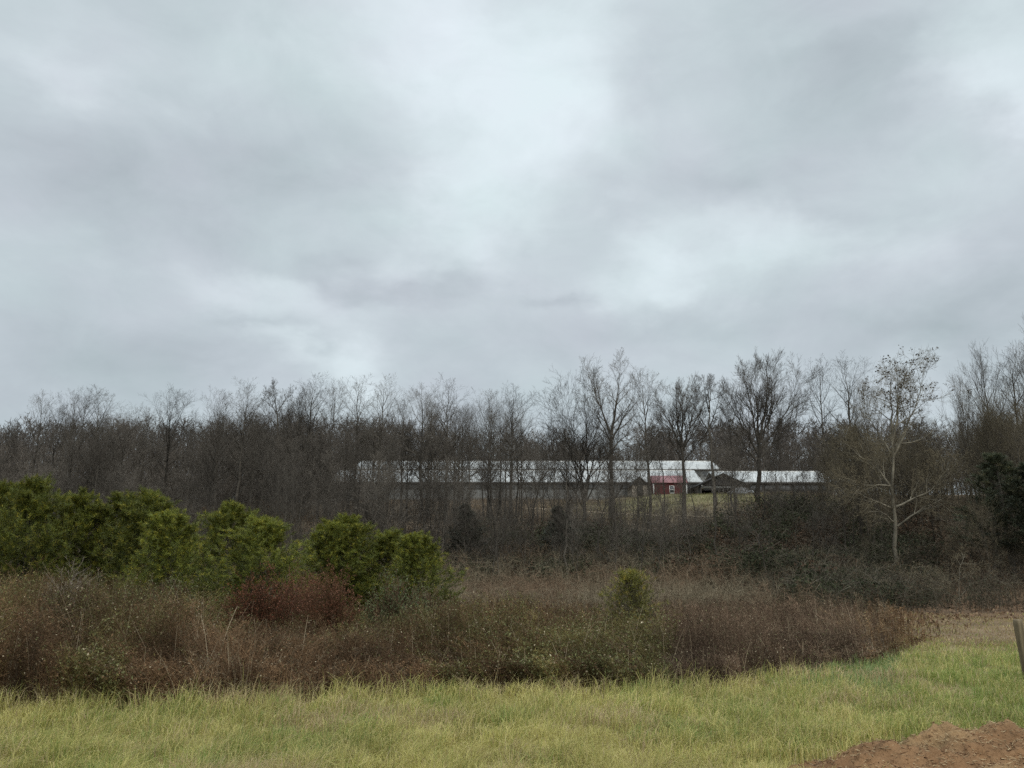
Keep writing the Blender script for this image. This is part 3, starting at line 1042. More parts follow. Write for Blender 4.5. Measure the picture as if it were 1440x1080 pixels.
    # the sycamore at the right edge of the clearing
    limb_tree('sycamore_tree', [([(1262, 800), (1260, 760), (1257, 720), (1256, 680), (1255, 650), (1255, 620)], .19, .12, 0),
                                ([(1252, 714), (1235, 708), (1212, 700), (1190, 690)], .10, .02, -1.0),
                                ([(1254, 690), (1246, 674), (1236, 658), (1212, 640), (1190, 616)], .12, .02, .6),
                                ([(1253, 684), (1228, 683), (1196, 684), (1168, 672)], .09, .02, -1.4),
                                ([(1260, 713), (1280, 703), (1302, 692), (1315, 672), (1324, 656)], .12, .02, -1),
                                ([(1262, 740), (1276, 728), (1292, 716), (1312, 705), (1336, 688)], .11, .02, -1.4),
                                ([(1256, 642), (1266, 626), (1276, 606), (1286, 586), (1300, 560), (1312, 540)], .12, .02, 1.0),
                                ([(1255, 640), (1242, 615), (1230, 590), (1222, 570)], .10, .02, .8),
                                ([(1255, 622), (1252, 590), (1248, 560), (1246, 530)], .12, .02, -.6),
                                ([(1255, 620), (1262, 590), (1266, 560), (1268, 524)], .12, .02, .5),
                                ([(1257, 635), (1272, 600), (1284, 570), (1290, 530)], .10, .02, -.8),
                                ([(1255, 655), (1240, 640), (1226, 620)], .08, .02, -1.6),
                                ([(1258, 735), (1244, 726), (1226, 720), (1204, 722)], .08, .02, -1.6)],
              48, 'big sycamore with pale spreading limbs and last dark leaves at its top', bark=PALE, twig=OLIVE, seed=50, n1=10, n=(6, 4, 4), lr=(.55, .62, .62, .62), ang=44, up=.04, rt=.006, leafy=10.4)


named_trees()


def fill_trees():
    rng = np.random.default_rng(77)
    # dense wood on the left
    k = ['round0', 'round1', 'tall0', 'tall1', 'tall2', 'vase0', 'round2']
    for i in range(74):
        px = rng.uniform(-70, 470)
        Y = rng.uniform(96, 150)
        line = np.interp(px, [-70, 0, 40, 160, 200, 290, 330, 470], [615, 606, 606, 600, 606, 602, 582, 580])
        top = line + rng.uniform(-6, 44)
        place_px(k[rng.integers(7)], 'wood_tree', px, top, Y, rng.uniform(.8, 1.25), 'bare grey tree in the dense wood on the left', 'bare trees of the dense left wood')
    # second row behind the creek trees
    for i in range(46):
        px = 395 + 380 * rng.uniform(0, 1) ** 1.35
        Y = rng.uniform(86, 106)
        top = rng.uniform(568, 650)
        place_px(k[rng.integers(7)], 'wood_tree', px, top, Y, rng.uniform(.7, 1.0), 'grey bare tree in the middle row before the left half of the barns', 'bare trees before the left half of the barns')
    # slim trunks along the creek
    for i in range(110):
        px = 380 + 810 * rng.uniform(0, 1) ** 1.15
        Y = rng.uniform(60, 84)
        top = rng.uniform(600, 690)
        place_px('thin%d' % rng.integers(3), 'sapling', px, top, Y, rng.uniform(.7, 1.2), 'slim bare sapling along the creek below the farm', 'slim saplings along the creek', tilt=(rng.normal(0, .05), rng.normal(0, .06)))
    for i in range(30):
        px = rng.uniform(640, 1200)
        place_px('thin%d' % rng.integers(3), 'sapling', px, rng.uniform(625, 715), rng.uniform(47, 58), rng.uniform(.9, 1.5), 'slim bare sapling along the creek below the farm', 'slim saplings along the creek', tilt=(rng.normal(0, .06), rng.normal(0, .08)))
    for i in range(12):
        place_px('tall%d' % rng.integers(4), 'wood_tree', rng.uniform(640, 905), rng.uniform(585, 640), rng.uniform(84, 100), rng.uniform(.9, 1.3), 'grey bare tree in the middle row before the left half of the barns', 'bare trees before the left half of the barns')
    # wood on the right
    for i in range(84):
        px = rng.uniform(1150, 1500)
        Y = rng.uniform(53, 86) if px < 1340 else rng.uniform(44, 84)
        line = np.interp(px, [1130, 1200, 1250, 1330, 1345, 1400, 1500], [615, 590, 600, 606, 600, 580, 560])
        top = line + abs(rng.normal(0, 25)) + rng.uniform(0, 20)
        place_px(k[rng.integers(7)], 'wood_tree', px, top, Y, rng.uniform(.6, 1.0), 'brown bare tree in the dense wood on the right', 'bare trees of the dense right wood', twig=OLIVE)
    # bushy understorey
    for i in range(34):
        px = rng.uniform(1150, 1480)
        Y = rng.uniform(52, 70)
        place_px('thin%d' % rng.integers(3), 'sapling', px, rng.uniform(600, 700), Y, rng.uniform(.8, 1.3), 'slim bare sapling among the dense right wood', 'slim saplings in the right wood', twig=OLIVE, tilt=(rng.normal(0, .05), rng.normal(0, .06)))
    for i in range(44):
        px = rng.uniform(1130, 1490)
        Y = rng.uniform(49, 66) if px < 1330 else rng.uniform(40, 60)
        top = rng.uniform(715, 790)
        place_px('under%d' % rng.integers(3), 'bare_shrub', px, top, Y, rng.uniform(.8, 1.4), 'twiggy bare shrub under the dense right wood', 'bare shrubs under the right wood', 'shrub', twig=OLIVE)
    for i in range(84):
        px = rng.uniform(380, 1180)
        Y = rng.uniform(54, 80)
        top = rng.uniform(668 if px < 660 else 700, 775)
        place_px('under%d' % rng.integers(3), 'bare_shrub', px, top, Y, rng.uniform(.8, 1.3), 'twiggy grey bare shrub on the creek bank below the farm', 'bare shrubs on the creek bank', 'shrub')
    for i in range(26):
        px = rng.uniform(-60, 420)
        Y = rng.uniform(60, 90)
        top = rng.uniform(665, 725)
        place_px('under%d' % rng.integers(3), 'bare_shrub', px, top, Y, rng.uniform(.9, 1.4), 'twiggy bare shrub between the young pines and the left wood', 'bare shrubs behind the young pines', 'shrub')


fill_trees()


def merge_levels(g, levels, R3, off, tint, tint2=None):
    for i, (P, R) in enumerate(levels):
        v, q = tubes(P, R, 3)
        g.add(v @ R3.T + off, q, tint, 0 if i < 2 else 1)


def far_woods():
    """the woods on the ridge behind the farm: one mass"""
    rng = np.random.default_rng(88)
    g = Geo()
    bank = [grow(300 + s, 17, .2, .2, 15, .28, n=(4, 4, 2), rt=.032, up1=.08) for s in range(5)]
    for i in range(420):
        px = rng.uniform(-120, 1560)
        Y = rng.uniform(205, 330) if px > 440 else rng.uniform(152, 240)
        top = np.interp(px, [-120, 400, 700, 880, 900, 1000, 1130, 1250, 1560], [604, 592, 612, 618, 608, 604, 600, 600, 598]) + rng.uniform(-3, 26)
        p = at(px, top, Y)
        H = p[2] - gz1(p[0], Y)
        if H < 6:
            continue
        s = H / 17
        a = rng.uniform(0, 6.28)
        R3 = np.array([[math.cos(a) * s * 1.25, -math.sin(a) * s * 1.25, 0], [math.sin(a) * s * 1.25, math.cos(a) * s * 1.25, 0], [0, 0, s]])
        f = rng.uniform(.8, 1.25)
        merge_levels(g, bank[rng.integers(5)], R3, np.array([p[0], Y, gz1(p[0], Y) - .2]), np.array([1.0, 1.0, 1.05]) * f)
    # tangle of boughs and saplings that closes the wood near its floor
    n = 80000
    left = rng.uniform(0, 1, n) < .36
    px = np.where(left, rng.uniform(-120, 480, n), rng.uniform(400, 1560, n))
    Y = np.where(left, rng.uniform(112, 215, n), rng.uniform(205, 300, n))
    x = (px - 720) / F * Y * 1.02
    A = np.stack([x, Y, gz(x, Y) + np.where(left, rng.uniform(0, 1, n) ** 1.2 * 9.5, rng.uniform(7.5, 15.5, n))], 1)
    D = nrm(np.stack([rng.normal(0, .5, n), rng.normal(0, .5, n), rng.normal(.8, .6, n)], 1))
    g.add(*ribbons(A, A + D * rng.uniform(1.2, 4, (n, 1)), .05 * Y / 150, rng, .5), (.95, .92, .90), 1)
    n = 24000
    px = rng.uniform(-120, 520, n)
    Y = rng.uniform(105, 190, n)
    x = (px - 720) / F * Y * 1.02
    A = np.stack([x, Y, gz(x, Y) + rng.uniform(0, 3.6, n)], 1)
    D = nrm(np.stack([rng.normal(0, .6, n), rng.normal(0, .5, n), rng.normal(.7, .6, n)], 1))
    g.add(*ribbons(A, A + D * rng.uniform(1.0, 3, (n, 1)), .07 * Y / 150, rng, .5), (.8, .78, .76), 1)
    o = link('far_woods', g.mesh('far_woods', [BARK, TWIG]))
    tag(o, 'dark bare woods on the ridge behind the farm', 'woods', None, 'stuff')


far_woods()


def undergrowth():
    rng = np.random.default_rng(91)
    g = Geo()
    N = 9000
    y = rng.uniform(46, 92, N)
    u = rng.uniform(-.78, .78, N)
    x = u * y
    ye = y + 13 * sstep(14, 27, x)
    # creek bank on the middle, whole floor of both woods
    ok = ((ye < 78) & (ye > 50)) | ((u < -.25) & (y > 56)) | ((u > .42))
    ok &= ~((u > -.1) & (u < .40) & (ye > 77))
    x, y = x[ok], y[ok]
    xr = rng.uniform(12, 34, 2600)
    yr = rng.uniform(31, 46, 2600) + .25 * (xr - 12)
    x, y = np.concatenate([x, xr]), np.concatenate([y, yr])
    n = len(x)
    z = gz(x, y)
    h = rng.uniform(.8, 2.4, n) * (.5 + fbm(x * .15, y * .15, 17)) * np.where(y < 46, .6, 1)
    a = rng.uniform(0, 2 * math.pi, n)
    ln = rng.uniform(.1, .6, n) * h
    b = np.array([0, .3, .65, 1.0])
    P = np.stack([x[:, None] + (np.cos(a) * ln)[:, None] * b, y[:, None] + (np.sin(a) * ln)[:, None] * b, z[:, None] + h[:, None] * np.array([0, .45, .8, .95])], -1)
    R = (rng.uniform(.008, .016, n) * y / 60)[:, None] * np.array([1, .8, .6, .4])
    t = rng.uniform(0, 1, n)
    c = lerp3((.045, .037, .026), (.125, .105, .076), t)
    rd = fbm(x * .1 + 5, y * .1, 19) > .62
    c = np.where(rd[:, None], lerp3((.055, .038, .025), (.12, .083, .055), t), c)
    g.add(*tubes(P, R, 3), np.repeat(c, 12, 0))
    m = 14
    idx = np.repeat(np.arange(n), m)
    k = rng.integers(0, 3, n * m)
    f = rng.uniform(0, 1, (n * m, 1))
    A = P[idx, k] * (1 - f) + P[idx, k + 1] * f
    D = nrm(np.stack([rng.normal(size=n * m), rng.normal(size=n * m), rng.uniform(-.4, 1.4, n * m)], 1))
    B = A + D * (h[idx] * rng.uniform(.12, .42, n * m))[:, None]
    g.add(*ribbons(A, B, .012 * y[idx] / 60, rng, .5), np.repeat(c[idx] * rng.uniform(.7, 1.3, (n * m, 1)), 4, 0))
    # withered vine leaves
    m = 11
    ii = rng.integers(0, len(A), n * m)
    C = A[ii] + (B[ii] - A[ii]) * rng.uniform(0, 1, (len(ii), 1))
    cl = fbm(C[:, 0] * .2, C[:, 1] * .2, 23)
    lf = np.where((cl > .5)[:, None], lerp3((.022, .03, .015), (.055, .06, .03), rng.uniform(0, 1, len(ii))), lerp3((.05, .032, .02), (.12, .075, .042), rng.uniform(0, 1, len(ii))))
    g.add(*flecks(C, rng.uniform(.06, .13, len(ii)) * y[idx[ii]] / 60, rng, .6), np.repeat(lf, 4, 0))
    # evergreen vines and briars heaped over the creek bank
    k = 2300
    mid = rng.uniform(0, 1, k) < .62
    y = np.where(mid, rng.uniform(49, 72, k), rng.uniform(36, 58, k))
    u = np.where(mid, rng.uniform(-.06, .42, k), rng.uniform(.36, .76, k))
    x = u * y
    y = np.where(mid, y, y - 5 * sstep(.5, .7, u))
    ok = (fbm(x * .16, y * .16, 29, 3) > .36) & (y > edge(x) + 6)
    x, y = x[ok], y[ok]
    n = len(x)
    hh = (.6 + 3.4 * fbm(x * .13, y * .13, 33, 2)) * np.where(y < 48, .75, 1)
    m = 130
    th = rng.uniform(0, 1, (n, m))
    off = rng.normal(0, .62, (n, m, 2))
    fall = np.exp(-(off ** 2).sum(-1) * .5)
    C = np.stack([x[:, None] + off[..., 0], y[:, None] + off[..., 1], gz(x, y)[:, None] + hh[:, None] * fall * th ** .7], -1).reshape(-1, 3)
    tone = np.repeat(vnoise(x * .35, y * .35, 35), m)
    t = rng.uniform(0, 1, len(C))
    c = np.where((tone < .62)[:, None], lerp3((.028, .034, .018), (.062, .066, .034), t), lerp3((.05, .032, .021), (.115, .075, .046), t))
    g.add(*flecks(C, rng.uniform(.10, .24, len(C)), rng, .55), np.repeat(c, 4, 0))
    ii = rng.integers(0, len(C), 26000)
    D = nrm(np.stack([rng.normal(size=len(ii)), rng.normal(size=len(ii)), rng.normal(.3, .7, len(ii))], 1))
    g.add(*ribbons(C[ii], C[ii] + D * rng.uniform(.4, 1.6, (len(ii), 1)), rng.uniform(.010, .022, len(ii)), rng, .4), np.repeat(lerp3((.07, .06, .045), (.19, .165, .125), rng.uniform(0, 1, len(ii))), 4, 0))
    o = link('undergrowth', g.mesh('undergrowth', WEED))
    tag(o, 'tangled brown undergrowth and vines along the creek and under the woods', 'undergrowth', None, 'stuff')
    # fallen leaves on the bank at the right
    g = Geo()
    N = 16000
    x = rng.uniform(9, 36, N)
    y = rng.uniform(25, 56, N)
    ok = (y > edge(x) + 1) | (y > 30)
    x, y = x[ok], y[ok]
    C = np.stack([x, y, gz(x, y) + rng.uniform(.0, .04, len(x))], 1)
    v, q = flecks(C, rng.uniform(.07, .15, len(C)), rng, .7)
    g.add(v, q, np.repeat(lerp3((.13, .075, .042), (.27, .18, .11), rng.uniform(0, 1, len(C))), 4, 0))
    o = link('fallen_leaves', g.mesh('fallen_leaves', WEED))
    tag(o, 'brown fallen leaves at the edge of the right wood', 'fallen leaves', None, 'stuff')


undergrowth()


def hill_grass():
    rng = np.random.default_rng(97)
    g = Geo()
    N = 70000
    y = rng.uniform(77, 150, N)
    x = rng.uniform(-30, 66, N)
    ok = (fbm(x * .3, y * .3, 31) > .35) & (y - 4 * fbm(x * .2, y * .2, 5) > 76)
    x, y = x[ok], y[ok]
    n = len(x)
    gp = np.exp(-((x - 28 - (y - 118) * .15) / 14) ** 2 - ((y - 122) / 24) ** 2)
    t = rng.uniform(0, 1, n)
    c = lerp3((.11, .08, .052), (.21, .155, .10), t)
    c = np.where((rng.uniform(0, 1, n) < gp * .75)[:, None], lerp3((.11, .125, .04), (.22, .21, .085), t), c)
    h = rng.uniform(.15, .6, n) * (1 - .55 * np.clip(gp, 0, 1))
    A = np.stack([x, y, gz(x, y) - .05], 1)
    D = np.stack([rng.normal(0, .35, n), rng.normal(0, .35, n), np.ones(n)], 1) * h[:, None]
    g.add(*ribbons(A, A + D, rng.uniform(.03, .07, n), rng, .4), np.repeat(c, 4, 0))
    o = link('hill_grass', g.mesh('hill_grass', WEED))
    tag(o, 'rough tan and green pasture grass on the hillside below the barns', 'pasture grass', None, 'stuff')


hill_grass()


# ------------------------------------------------------------------ evergreens
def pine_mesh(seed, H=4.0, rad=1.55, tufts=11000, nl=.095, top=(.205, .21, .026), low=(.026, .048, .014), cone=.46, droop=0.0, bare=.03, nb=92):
    """young pine: trunk, whorled boughs, needle tufts along them"""
    rng = np.random.default_rng(seed)
    gt, gc = Geo(), Geo()
    t0 = trunk_line(H * .93, .05 * H / 4, rng, K=8, wig=.01)
    gt.add(*tubes(*t0, 7))
    shape = lambda t: rad * np.clip((1 - t) ** cone * (.55 + .45 * sstep(0, .3, t)) + .10, .12, None)
    l1 = children(*t0, nb, rng, bare, .98, ang=lambda t: 82 - 45 * t - 10 * droop, angv=10, K=6, up=.10, wig=.07, rr=.4, rmin=.006, Ls=shape)
    l2 = children(*l1, 9, rng, .2, .99, ang=48, lr=.5, tl=.5, K=4, up=.16, wig=.08, rmin=.004)
    gc.add(*tubes(*l1, 4), m=0)
    gc.add(*tubes(*l2, 3), m=0)
    # tuft bases along the outer boughs
    i1 = rng.integers(0, len(l1[0]), tufts // 3)
    i2 = rng.integers(0, len(l2[0]), tufts - tufts // 3)

    def along(P, i, lo):
        K = P.shape[1]
        t = rng.uniform(lo, 1, len(i)) * (K - 1.001)
        k = t.astype(int)
        f = (t - k)[:, None]
        return P[i, k] * (1 - f) + P[i, k + 1] * f, nrm(P[i, k + 1] - P[i, k])
    A1, T1 = along(l1[0], i1, .35)
    A2, T2 = along(l2[0], i2, .2)
    A, T = np.concatenate([A1, A2]), np.concatenate([T1, T2])
    n = len(A)
    tone = rng.uniform(0, 1, n)
    m = 7
    D = nrm(np.repeat(T, m, 0) * .8 + rng.normal(0, .7, (n * m, 3)) + np.array([0, 0, .28 - droop]))
    B0 = np.repeat(A, m, 0) + rng.normal(0, .018, (n * m, 3))
    L = nl * rng.uniform(.6, 1.15, (n * m, 1))
    v, q = ribbons(B0, B0 + D * L, np.full(n * m, .011 * nl / .13), rng, .35)
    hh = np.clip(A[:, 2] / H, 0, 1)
    mixv = np.clip(.12 + .62 * tone + .25 * (hh - .4), 0, 1)  # random tone, plus lit tops and shaded feet painted in by height
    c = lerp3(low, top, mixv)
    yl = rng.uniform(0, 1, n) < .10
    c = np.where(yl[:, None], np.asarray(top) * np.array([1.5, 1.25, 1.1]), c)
    c = np.repeat(c, m, 0) * rng.uniform(.8, 1.2, (n * m, 1))
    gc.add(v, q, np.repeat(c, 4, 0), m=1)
    return gt.mesh('pine_trunk', BARK), gc.mesh('pine_foliage', [BARK, NEEDLE]), H


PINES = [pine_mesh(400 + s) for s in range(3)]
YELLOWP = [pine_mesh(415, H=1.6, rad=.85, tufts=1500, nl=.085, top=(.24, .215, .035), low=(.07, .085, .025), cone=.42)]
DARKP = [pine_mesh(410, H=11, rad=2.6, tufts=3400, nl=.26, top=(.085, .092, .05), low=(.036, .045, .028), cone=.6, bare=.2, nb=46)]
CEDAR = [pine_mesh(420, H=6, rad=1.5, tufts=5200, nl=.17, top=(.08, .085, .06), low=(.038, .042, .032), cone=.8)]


def put_pine(pr, name, px, top, Y, wpx, label, cat='pine', group=None, part='foliage', zoff=0):
    tm, cm, H0 = pr
    p = at(px, top, Y)
    z0 = gz1(p[0], Y) - .05 + zoff
    H = p[2] - z0
    e = bpy.data.objects.new(name, None)
    COL.objects.link(e)
    e.location = (p[0], Y, z0)
    s = H / H0
    wid = wpx * Y / F / 2
    base_r = {id(PINES[0]): .95, id(PINES[1]): .95, id(PINES[2]): .95, id(YELLOWP[0]): .52, id(DARKP[0]): 1.9, id(CEDAR[0]): 1.0}[id(pr)]
    e.scale = (wid / base_r, wid / base_r, s)
    e.rotation_euler = (0, 0, RNG.uniform(0, 6.28))
    tag(e, label, cat, group)
    link('trunk', tm, e)
    link(part, cm, e)
    return e


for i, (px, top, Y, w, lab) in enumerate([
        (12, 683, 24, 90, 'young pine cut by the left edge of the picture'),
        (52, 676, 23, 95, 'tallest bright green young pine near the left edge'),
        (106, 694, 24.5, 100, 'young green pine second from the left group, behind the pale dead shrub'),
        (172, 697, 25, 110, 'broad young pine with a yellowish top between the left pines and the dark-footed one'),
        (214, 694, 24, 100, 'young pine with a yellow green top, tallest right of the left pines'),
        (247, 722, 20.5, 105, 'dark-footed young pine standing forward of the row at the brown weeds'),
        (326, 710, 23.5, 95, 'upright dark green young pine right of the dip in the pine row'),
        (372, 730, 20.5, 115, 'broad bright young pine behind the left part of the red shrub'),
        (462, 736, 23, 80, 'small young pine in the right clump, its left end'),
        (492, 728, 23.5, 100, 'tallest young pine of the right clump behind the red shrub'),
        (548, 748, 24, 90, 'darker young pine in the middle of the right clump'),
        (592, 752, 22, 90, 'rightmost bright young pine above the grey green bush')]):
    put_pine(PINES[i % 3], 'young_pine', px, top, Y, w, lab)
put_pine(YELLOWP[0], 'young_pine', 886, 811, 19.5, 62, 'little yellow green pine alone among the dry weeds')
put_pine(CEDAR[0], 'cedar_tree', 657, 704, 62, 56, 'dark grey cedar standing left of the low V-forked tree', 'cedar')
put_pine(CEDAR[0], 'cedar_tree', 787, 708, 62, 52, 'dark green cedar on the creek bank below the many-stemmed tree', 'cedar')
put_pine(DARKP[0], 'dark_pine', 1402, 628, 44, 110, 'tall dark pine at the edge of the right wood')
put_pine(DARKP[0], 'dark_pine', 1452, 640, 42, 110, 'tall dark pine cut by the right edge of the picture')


# ------------------------------------------------------------------ shrubs among the weeds
def shrub(name, px, Y, wpx, h, label, cols, seed, leaf=.03, nst=70, nleaf=5200, wood=(1.2, .8, .65), dens=5, rtw=.004, up=.08):
    rng = np.random.default_rng(seed)
    x = at(px, 800, Y)[0]
    rad = wpx * Y / F / 2
    stems = np.zeros((nst, 6, 3))
    a = rng.uniform(0, 2 * math.pi, nst)
    rr = rng.uniform(0, .85, nst) ** .6 * rad
    b = np.linspace(0, 1, 6)
    hh = h * rng.uniform(.6, 1.0, nst) * (1 - .35 * (rr / rad) ** 2)
    stems[:, :, 0] = (np.cos(a) * rr * .45)[:, None] + (np.cos(a) * rr * .6)[:, None] * b ** 1.4
    stems[:, :, 1] = (np.sin(a) * rr * .45)[:, None] + (np.sin(a) * rr * .6)[:, None] * b ** 1.4
    stems[:, :, 2] = hh[:, None] * b * .9
    stems += rng.normal(0, .02, stems.shape) * b[None, :, None]
    R = np.full((nst, 6), rtw * 2) * (1 - .6 * b)
    l1 = children(stems, R, 7, rng, .25, .99, ang=40, lr=.4, K=4, up=up, rmin=rtw)
    l2 = children(*l1, dens, rng, .2, .99, ang=42, lr=.5, K=3, up=up, rmin=rtw * .8)
    gs, gl = Geo(), Geo()
    gs.add(*tubes(stems, R, 4), np.array(wood))
    gs.add(*tubes(*l1, 3), np.array(wood))
    gs.add(*tubes(*l2, 3), np.array(wood))
    e = bpy.data.objects.new(name, None)
    COL.objects.link(e)
    e.location = (x, Y, gz1(x, Y) - .03)
    tag(e, label, 'shrub')
    link('stems', gs.mesh(name + '_stems', BARK), e)
    if nleaf:
        i = rng.integers(0, len(l2[0]), nleaf)
        f = rng.uniform(0, 1, (nleaf, 1))
        C = l2[0][i, 0] * (1 - f) + l2[0][i, -1] * f
        v, q = flecks(C, rng.uniform(.6, 1.25, nleaf) * leaf, rng, .55)
        c = lerp3(cols[0], cols[1], rng.uniform(0, 1, nleaf))
        gl.add(v, q, np.repeat(c, 4, 0))
        link('leaves', gl.mesh(name + '_leaves', LEAF), e)
    return e


shrub('red_shrub', 368, 16.0, 100, 1.98, 'rust red leafy shrub in front of the broad bright pine', ((.15, .052, .026), (.27, .10, .048)), 501, nleaf=6500, wood=(1.5, .9, .6))
shrub('red_shrub', 465, 16.2, 95, 1.95, 'rust red leafy shrub left of the grey green bush', ((.13, .05, .027), (.23, .095, .05)), 502, nleaf=6000, wood=(1.4, .9, .6))
shrub('red_shrub', 420, 17.4, 100, 2.0, 'brownish red shrub between and behind the two rust red ones', ((.13, .065, .04), (.2, .10, .06)), 503, nleaf=4500, wood=(1.4, .8, .6))
shrub('green_bush', 560, 17.0, 100, 1.82, 'grey green evergreen bush in front of the rightmost pine', ((.075, .095, .036), (.16, .18, .075)), 504, nleaf=8000, leaf=.04)
shrub('green_bush', 614, 18.0, 62, 1.55, 'smaller dull green bush right of the grey green evergreen bush', ((.075, .085, .036), (.14, .145, .065)), 505, nleaf=3500, leaf=.035, nst=40)
shrub('olive_bush', 232, 15.5, 140, 1.72, 'olive leafy bush left of centre at the top of the brown weeds', ((.10, .11, .045), (.2, .195, .095)), 506, nleaf=5500, leaf=.035)
shrub('dead_shrub', 92, 14.6, 62, 2.05, 'pale grey dead shrub in front of the left pines', None, 507, nleaf=0, wood=(2.6, 2.5, 2.5), nst=34, rtw=.0035, up=.12)
shrub('dead_shrub', 128, 15.0, 50, 1.95, 'smaller pale dead shrub with upright twigs beside the grey one', None, 508, nleaf=0, wood=(2.2, 2.1, 2.0), nst=20, rtw=.003, up=.16)


def dead_stalk(name, pts, Y, label, r=.006, col=(3.3, 2.9, 2.2), seed=1):
    rng = np.random.default_rng(seed)
    W_ = np.array([at(px, py, Y) for px, py in pts])
    x0 = W_[0][0]
    base = np.array([x0, Y, gz1(x0, Y) - .05])
    W_ = np.concatenate([[base], W_[W_[:, 2] > base[2] + .05]])
    seg = np.concatenate([[0], np.cumsum(np.linalg.norm(np.diff(W_, axis=0), axis=1))])
    t = np.linspace(0, 1, 8)
    Q = np.stack([np.interp(t * seg[-1], seg, W_[:, j]) for j in range(3)], 1) - base
    P, R = Q[None], (r * (1 - .7 * t))[None]
    l1 = children(P, R, 5, rng, .5, .95, ang=35, lr=.22, K=4, up=.05, rmin=.0025)
    g = Geo()
    g.add(*tubes(P, R, 5), np.array(col))
    g.add(*tubes(*l1, 3), np.array(col) * .9)
    o = link(name, g.mesh(name, BARK), None, base)
    tag(o, label, 'stalk')


dead_stalk('dead_stalk', [(0, 965), (8, 945), (17, 925)], 10.2, 'pale leaning dead stalk at the left edge in front of the weeds', seed=1)
dead_stalk('dead_stalk', [(60, 975), (84, 935), (106, 905), (136, 880)], 10.5, 'long pale dead stalk arching right in front of the left weeds', seed=2)
dead_stalk('dead_stalk', [(66, 975), (68, 945), (73, 920)], 10.4, 'upright pale stalk beside the long arching one on the left', seed=3, r=.005)
dead_stalk('dead_stalk', [(212, 945), (217, 920), (221, 895)], 10.7, 'short upright pale stalk left of the middle of the brown weeds', seed=4, r=.005)
dead_stalk('dead_stalk', [(362, 975), (372, 955), (378, 938)], 10.6, 'pale broken stalk under the red shrubs at the grass edge', seed=5, r=.006)
dead_stalk('dead_stalk', [(425, 985), (434, 968), (440, 956)], 10.6, 'pair-leaning pale stalk right of the broken one at the grass edge', seed=6, r=.005)
dead_stalk('dead_stalk', [(782, 925), (790, 912), (798, 900)], 12.5, 'pale leaning stalk in the dark weeds right of the picture centre', seed=7, r=.007)


# ------------------------------------------------------------------ farm
def plain(name, col, rough=.6, spec=.3, nscale=1.5, namp=.12, rib=None, metal=0.0, axis=0, zs=.35):
    m, nt, b = new_mat(name)
    N, L = nt.nodes, nt.links
    setp(b, Roughness=rough, Metallic=metal)
    b.inputs['Specular IOR Level'].default_value = spec
    tc = N.new('ShaderNodeTexCoord')
    no = N.new('ShaderNodeTexNoise')
    no.inputs['Scale'].default_value = nscale
    no.inputs['Detail'].default_value = 6
    mp = N.new('ShaderNodeMapping')
    mp.inputs['Scale'].default_value = (1, 1, zs)
    L.new(tc.outputs['Object'], mp.inputs[0])
    L.new(mp.outputs[0], no.inputs['Vector'])
    mr = N.new('ShaderNodeMapRange')
    mr.inputs['From Min'].default_value = .25
    mr.inputs['From Max'].default_value = .75
    mr.inputs['To Min'].default_value = 1 - namp
    mr.inputs['To Max'].default_value = 1 + namp
    L.new(no.outputs[0], mr.inputs['Value'])
    v2 = N.new('ShaderNodeVectorMath')
    v2.operation = 'SCALE'
    v2.inputs[0].default_value = col
    L.new(mr.outputs[0], v2.inputs['Scale'])
    L.new(v2.outputs[0], b.inputs['Base Color'])
    if rib:
        sx = N.new('ShaderNodeSeparateXYZ')
        L.new(tc.outputs['Object'], sx.inputs[0])
        s = M_('SINE', M_('MULTIPLY', sx.outputs[axis], 2 * math.pi / rib), nt=(N, L))
        bp = N.new('ShaderNodeBump')
        bp.inputs['Strength'].default_value = .5
        bp.inputs['Distance'].default_value = .03
        L.new(s, bp.inputs['Height'])
        L.new(bp.outputs[0], b.inputs['Normal'])
    return m


WROOF = plain('white_metal_roof', (.47, .48, .47), .5, .4, .25, .14, rib=.6)
GWALL = plain('grey_barn_wall', (.235, .235, .22), .8, .2, .8, .3, rib=.4)
CURT = plain('barn_curtain', (.17, .17, .165), .8, .2, .8, .25)
DWALL = plain('dark_barn_wall', (.075, .068, .06), .85, .15, 1, .3)
DROOF = plain('dark_shingle_roof', (.036, .033, .031), .8, .2, 1.5, .3)
REDW = plain('red_barn_boards', (.10, .026, .025), .7, .25, 1.2, .18, rib=.3)
REDR = plain('red_metal_roof', (.22, .085, .088), .45, .4, .6, .15, rib=.5)
WTRIM = plain('white_trim', (.75, .74, .70), .6, .3, 2, .08)
TANW = plain('tan_shed_wall', (.34, .29, .23), .8, .2, 1.5, .2)
BLACK = plain('dark_opening', (.02, .02, .02), .9, .1)
GLASS = plain('window_glass', (.05, .06, .07), .15, .5)
CARP = plain('silver_car_paint', (.33, .34, .35), .35, .5)
TYRE = plain('tyre_rubber', (.02, .02, .02), .8, .2)
WOODP = plain('weathered_post_wood', (.155, .122, .078), .85, .15, 26, .6, zs=.06)


def box(g, x0, x1, y0, y1, z0, z1, m=0):
    v = [(x0, y0, z0), (x1, y0, z0), (x1, y1, z0), (x0, y1, z0), (x0, y0, z1), (x1, y0, z1), (x1, y1, z1), (x0, y1, z1)]
    f = [(0, 3, 2, 1), (4, 5, 6, 7), (0, 1, 5, 4), (1, 2, 6, 5), (2, 3, 7, 6), (3, 0, 4, 7)]
    g.add(v, f, None, m)


def boxobj(name, mat, parent, *b):
    g = Geo()
    for q in b:
        box(g, *q)
    return link(name, g.mesh(name, mat, smooth=False), parent)


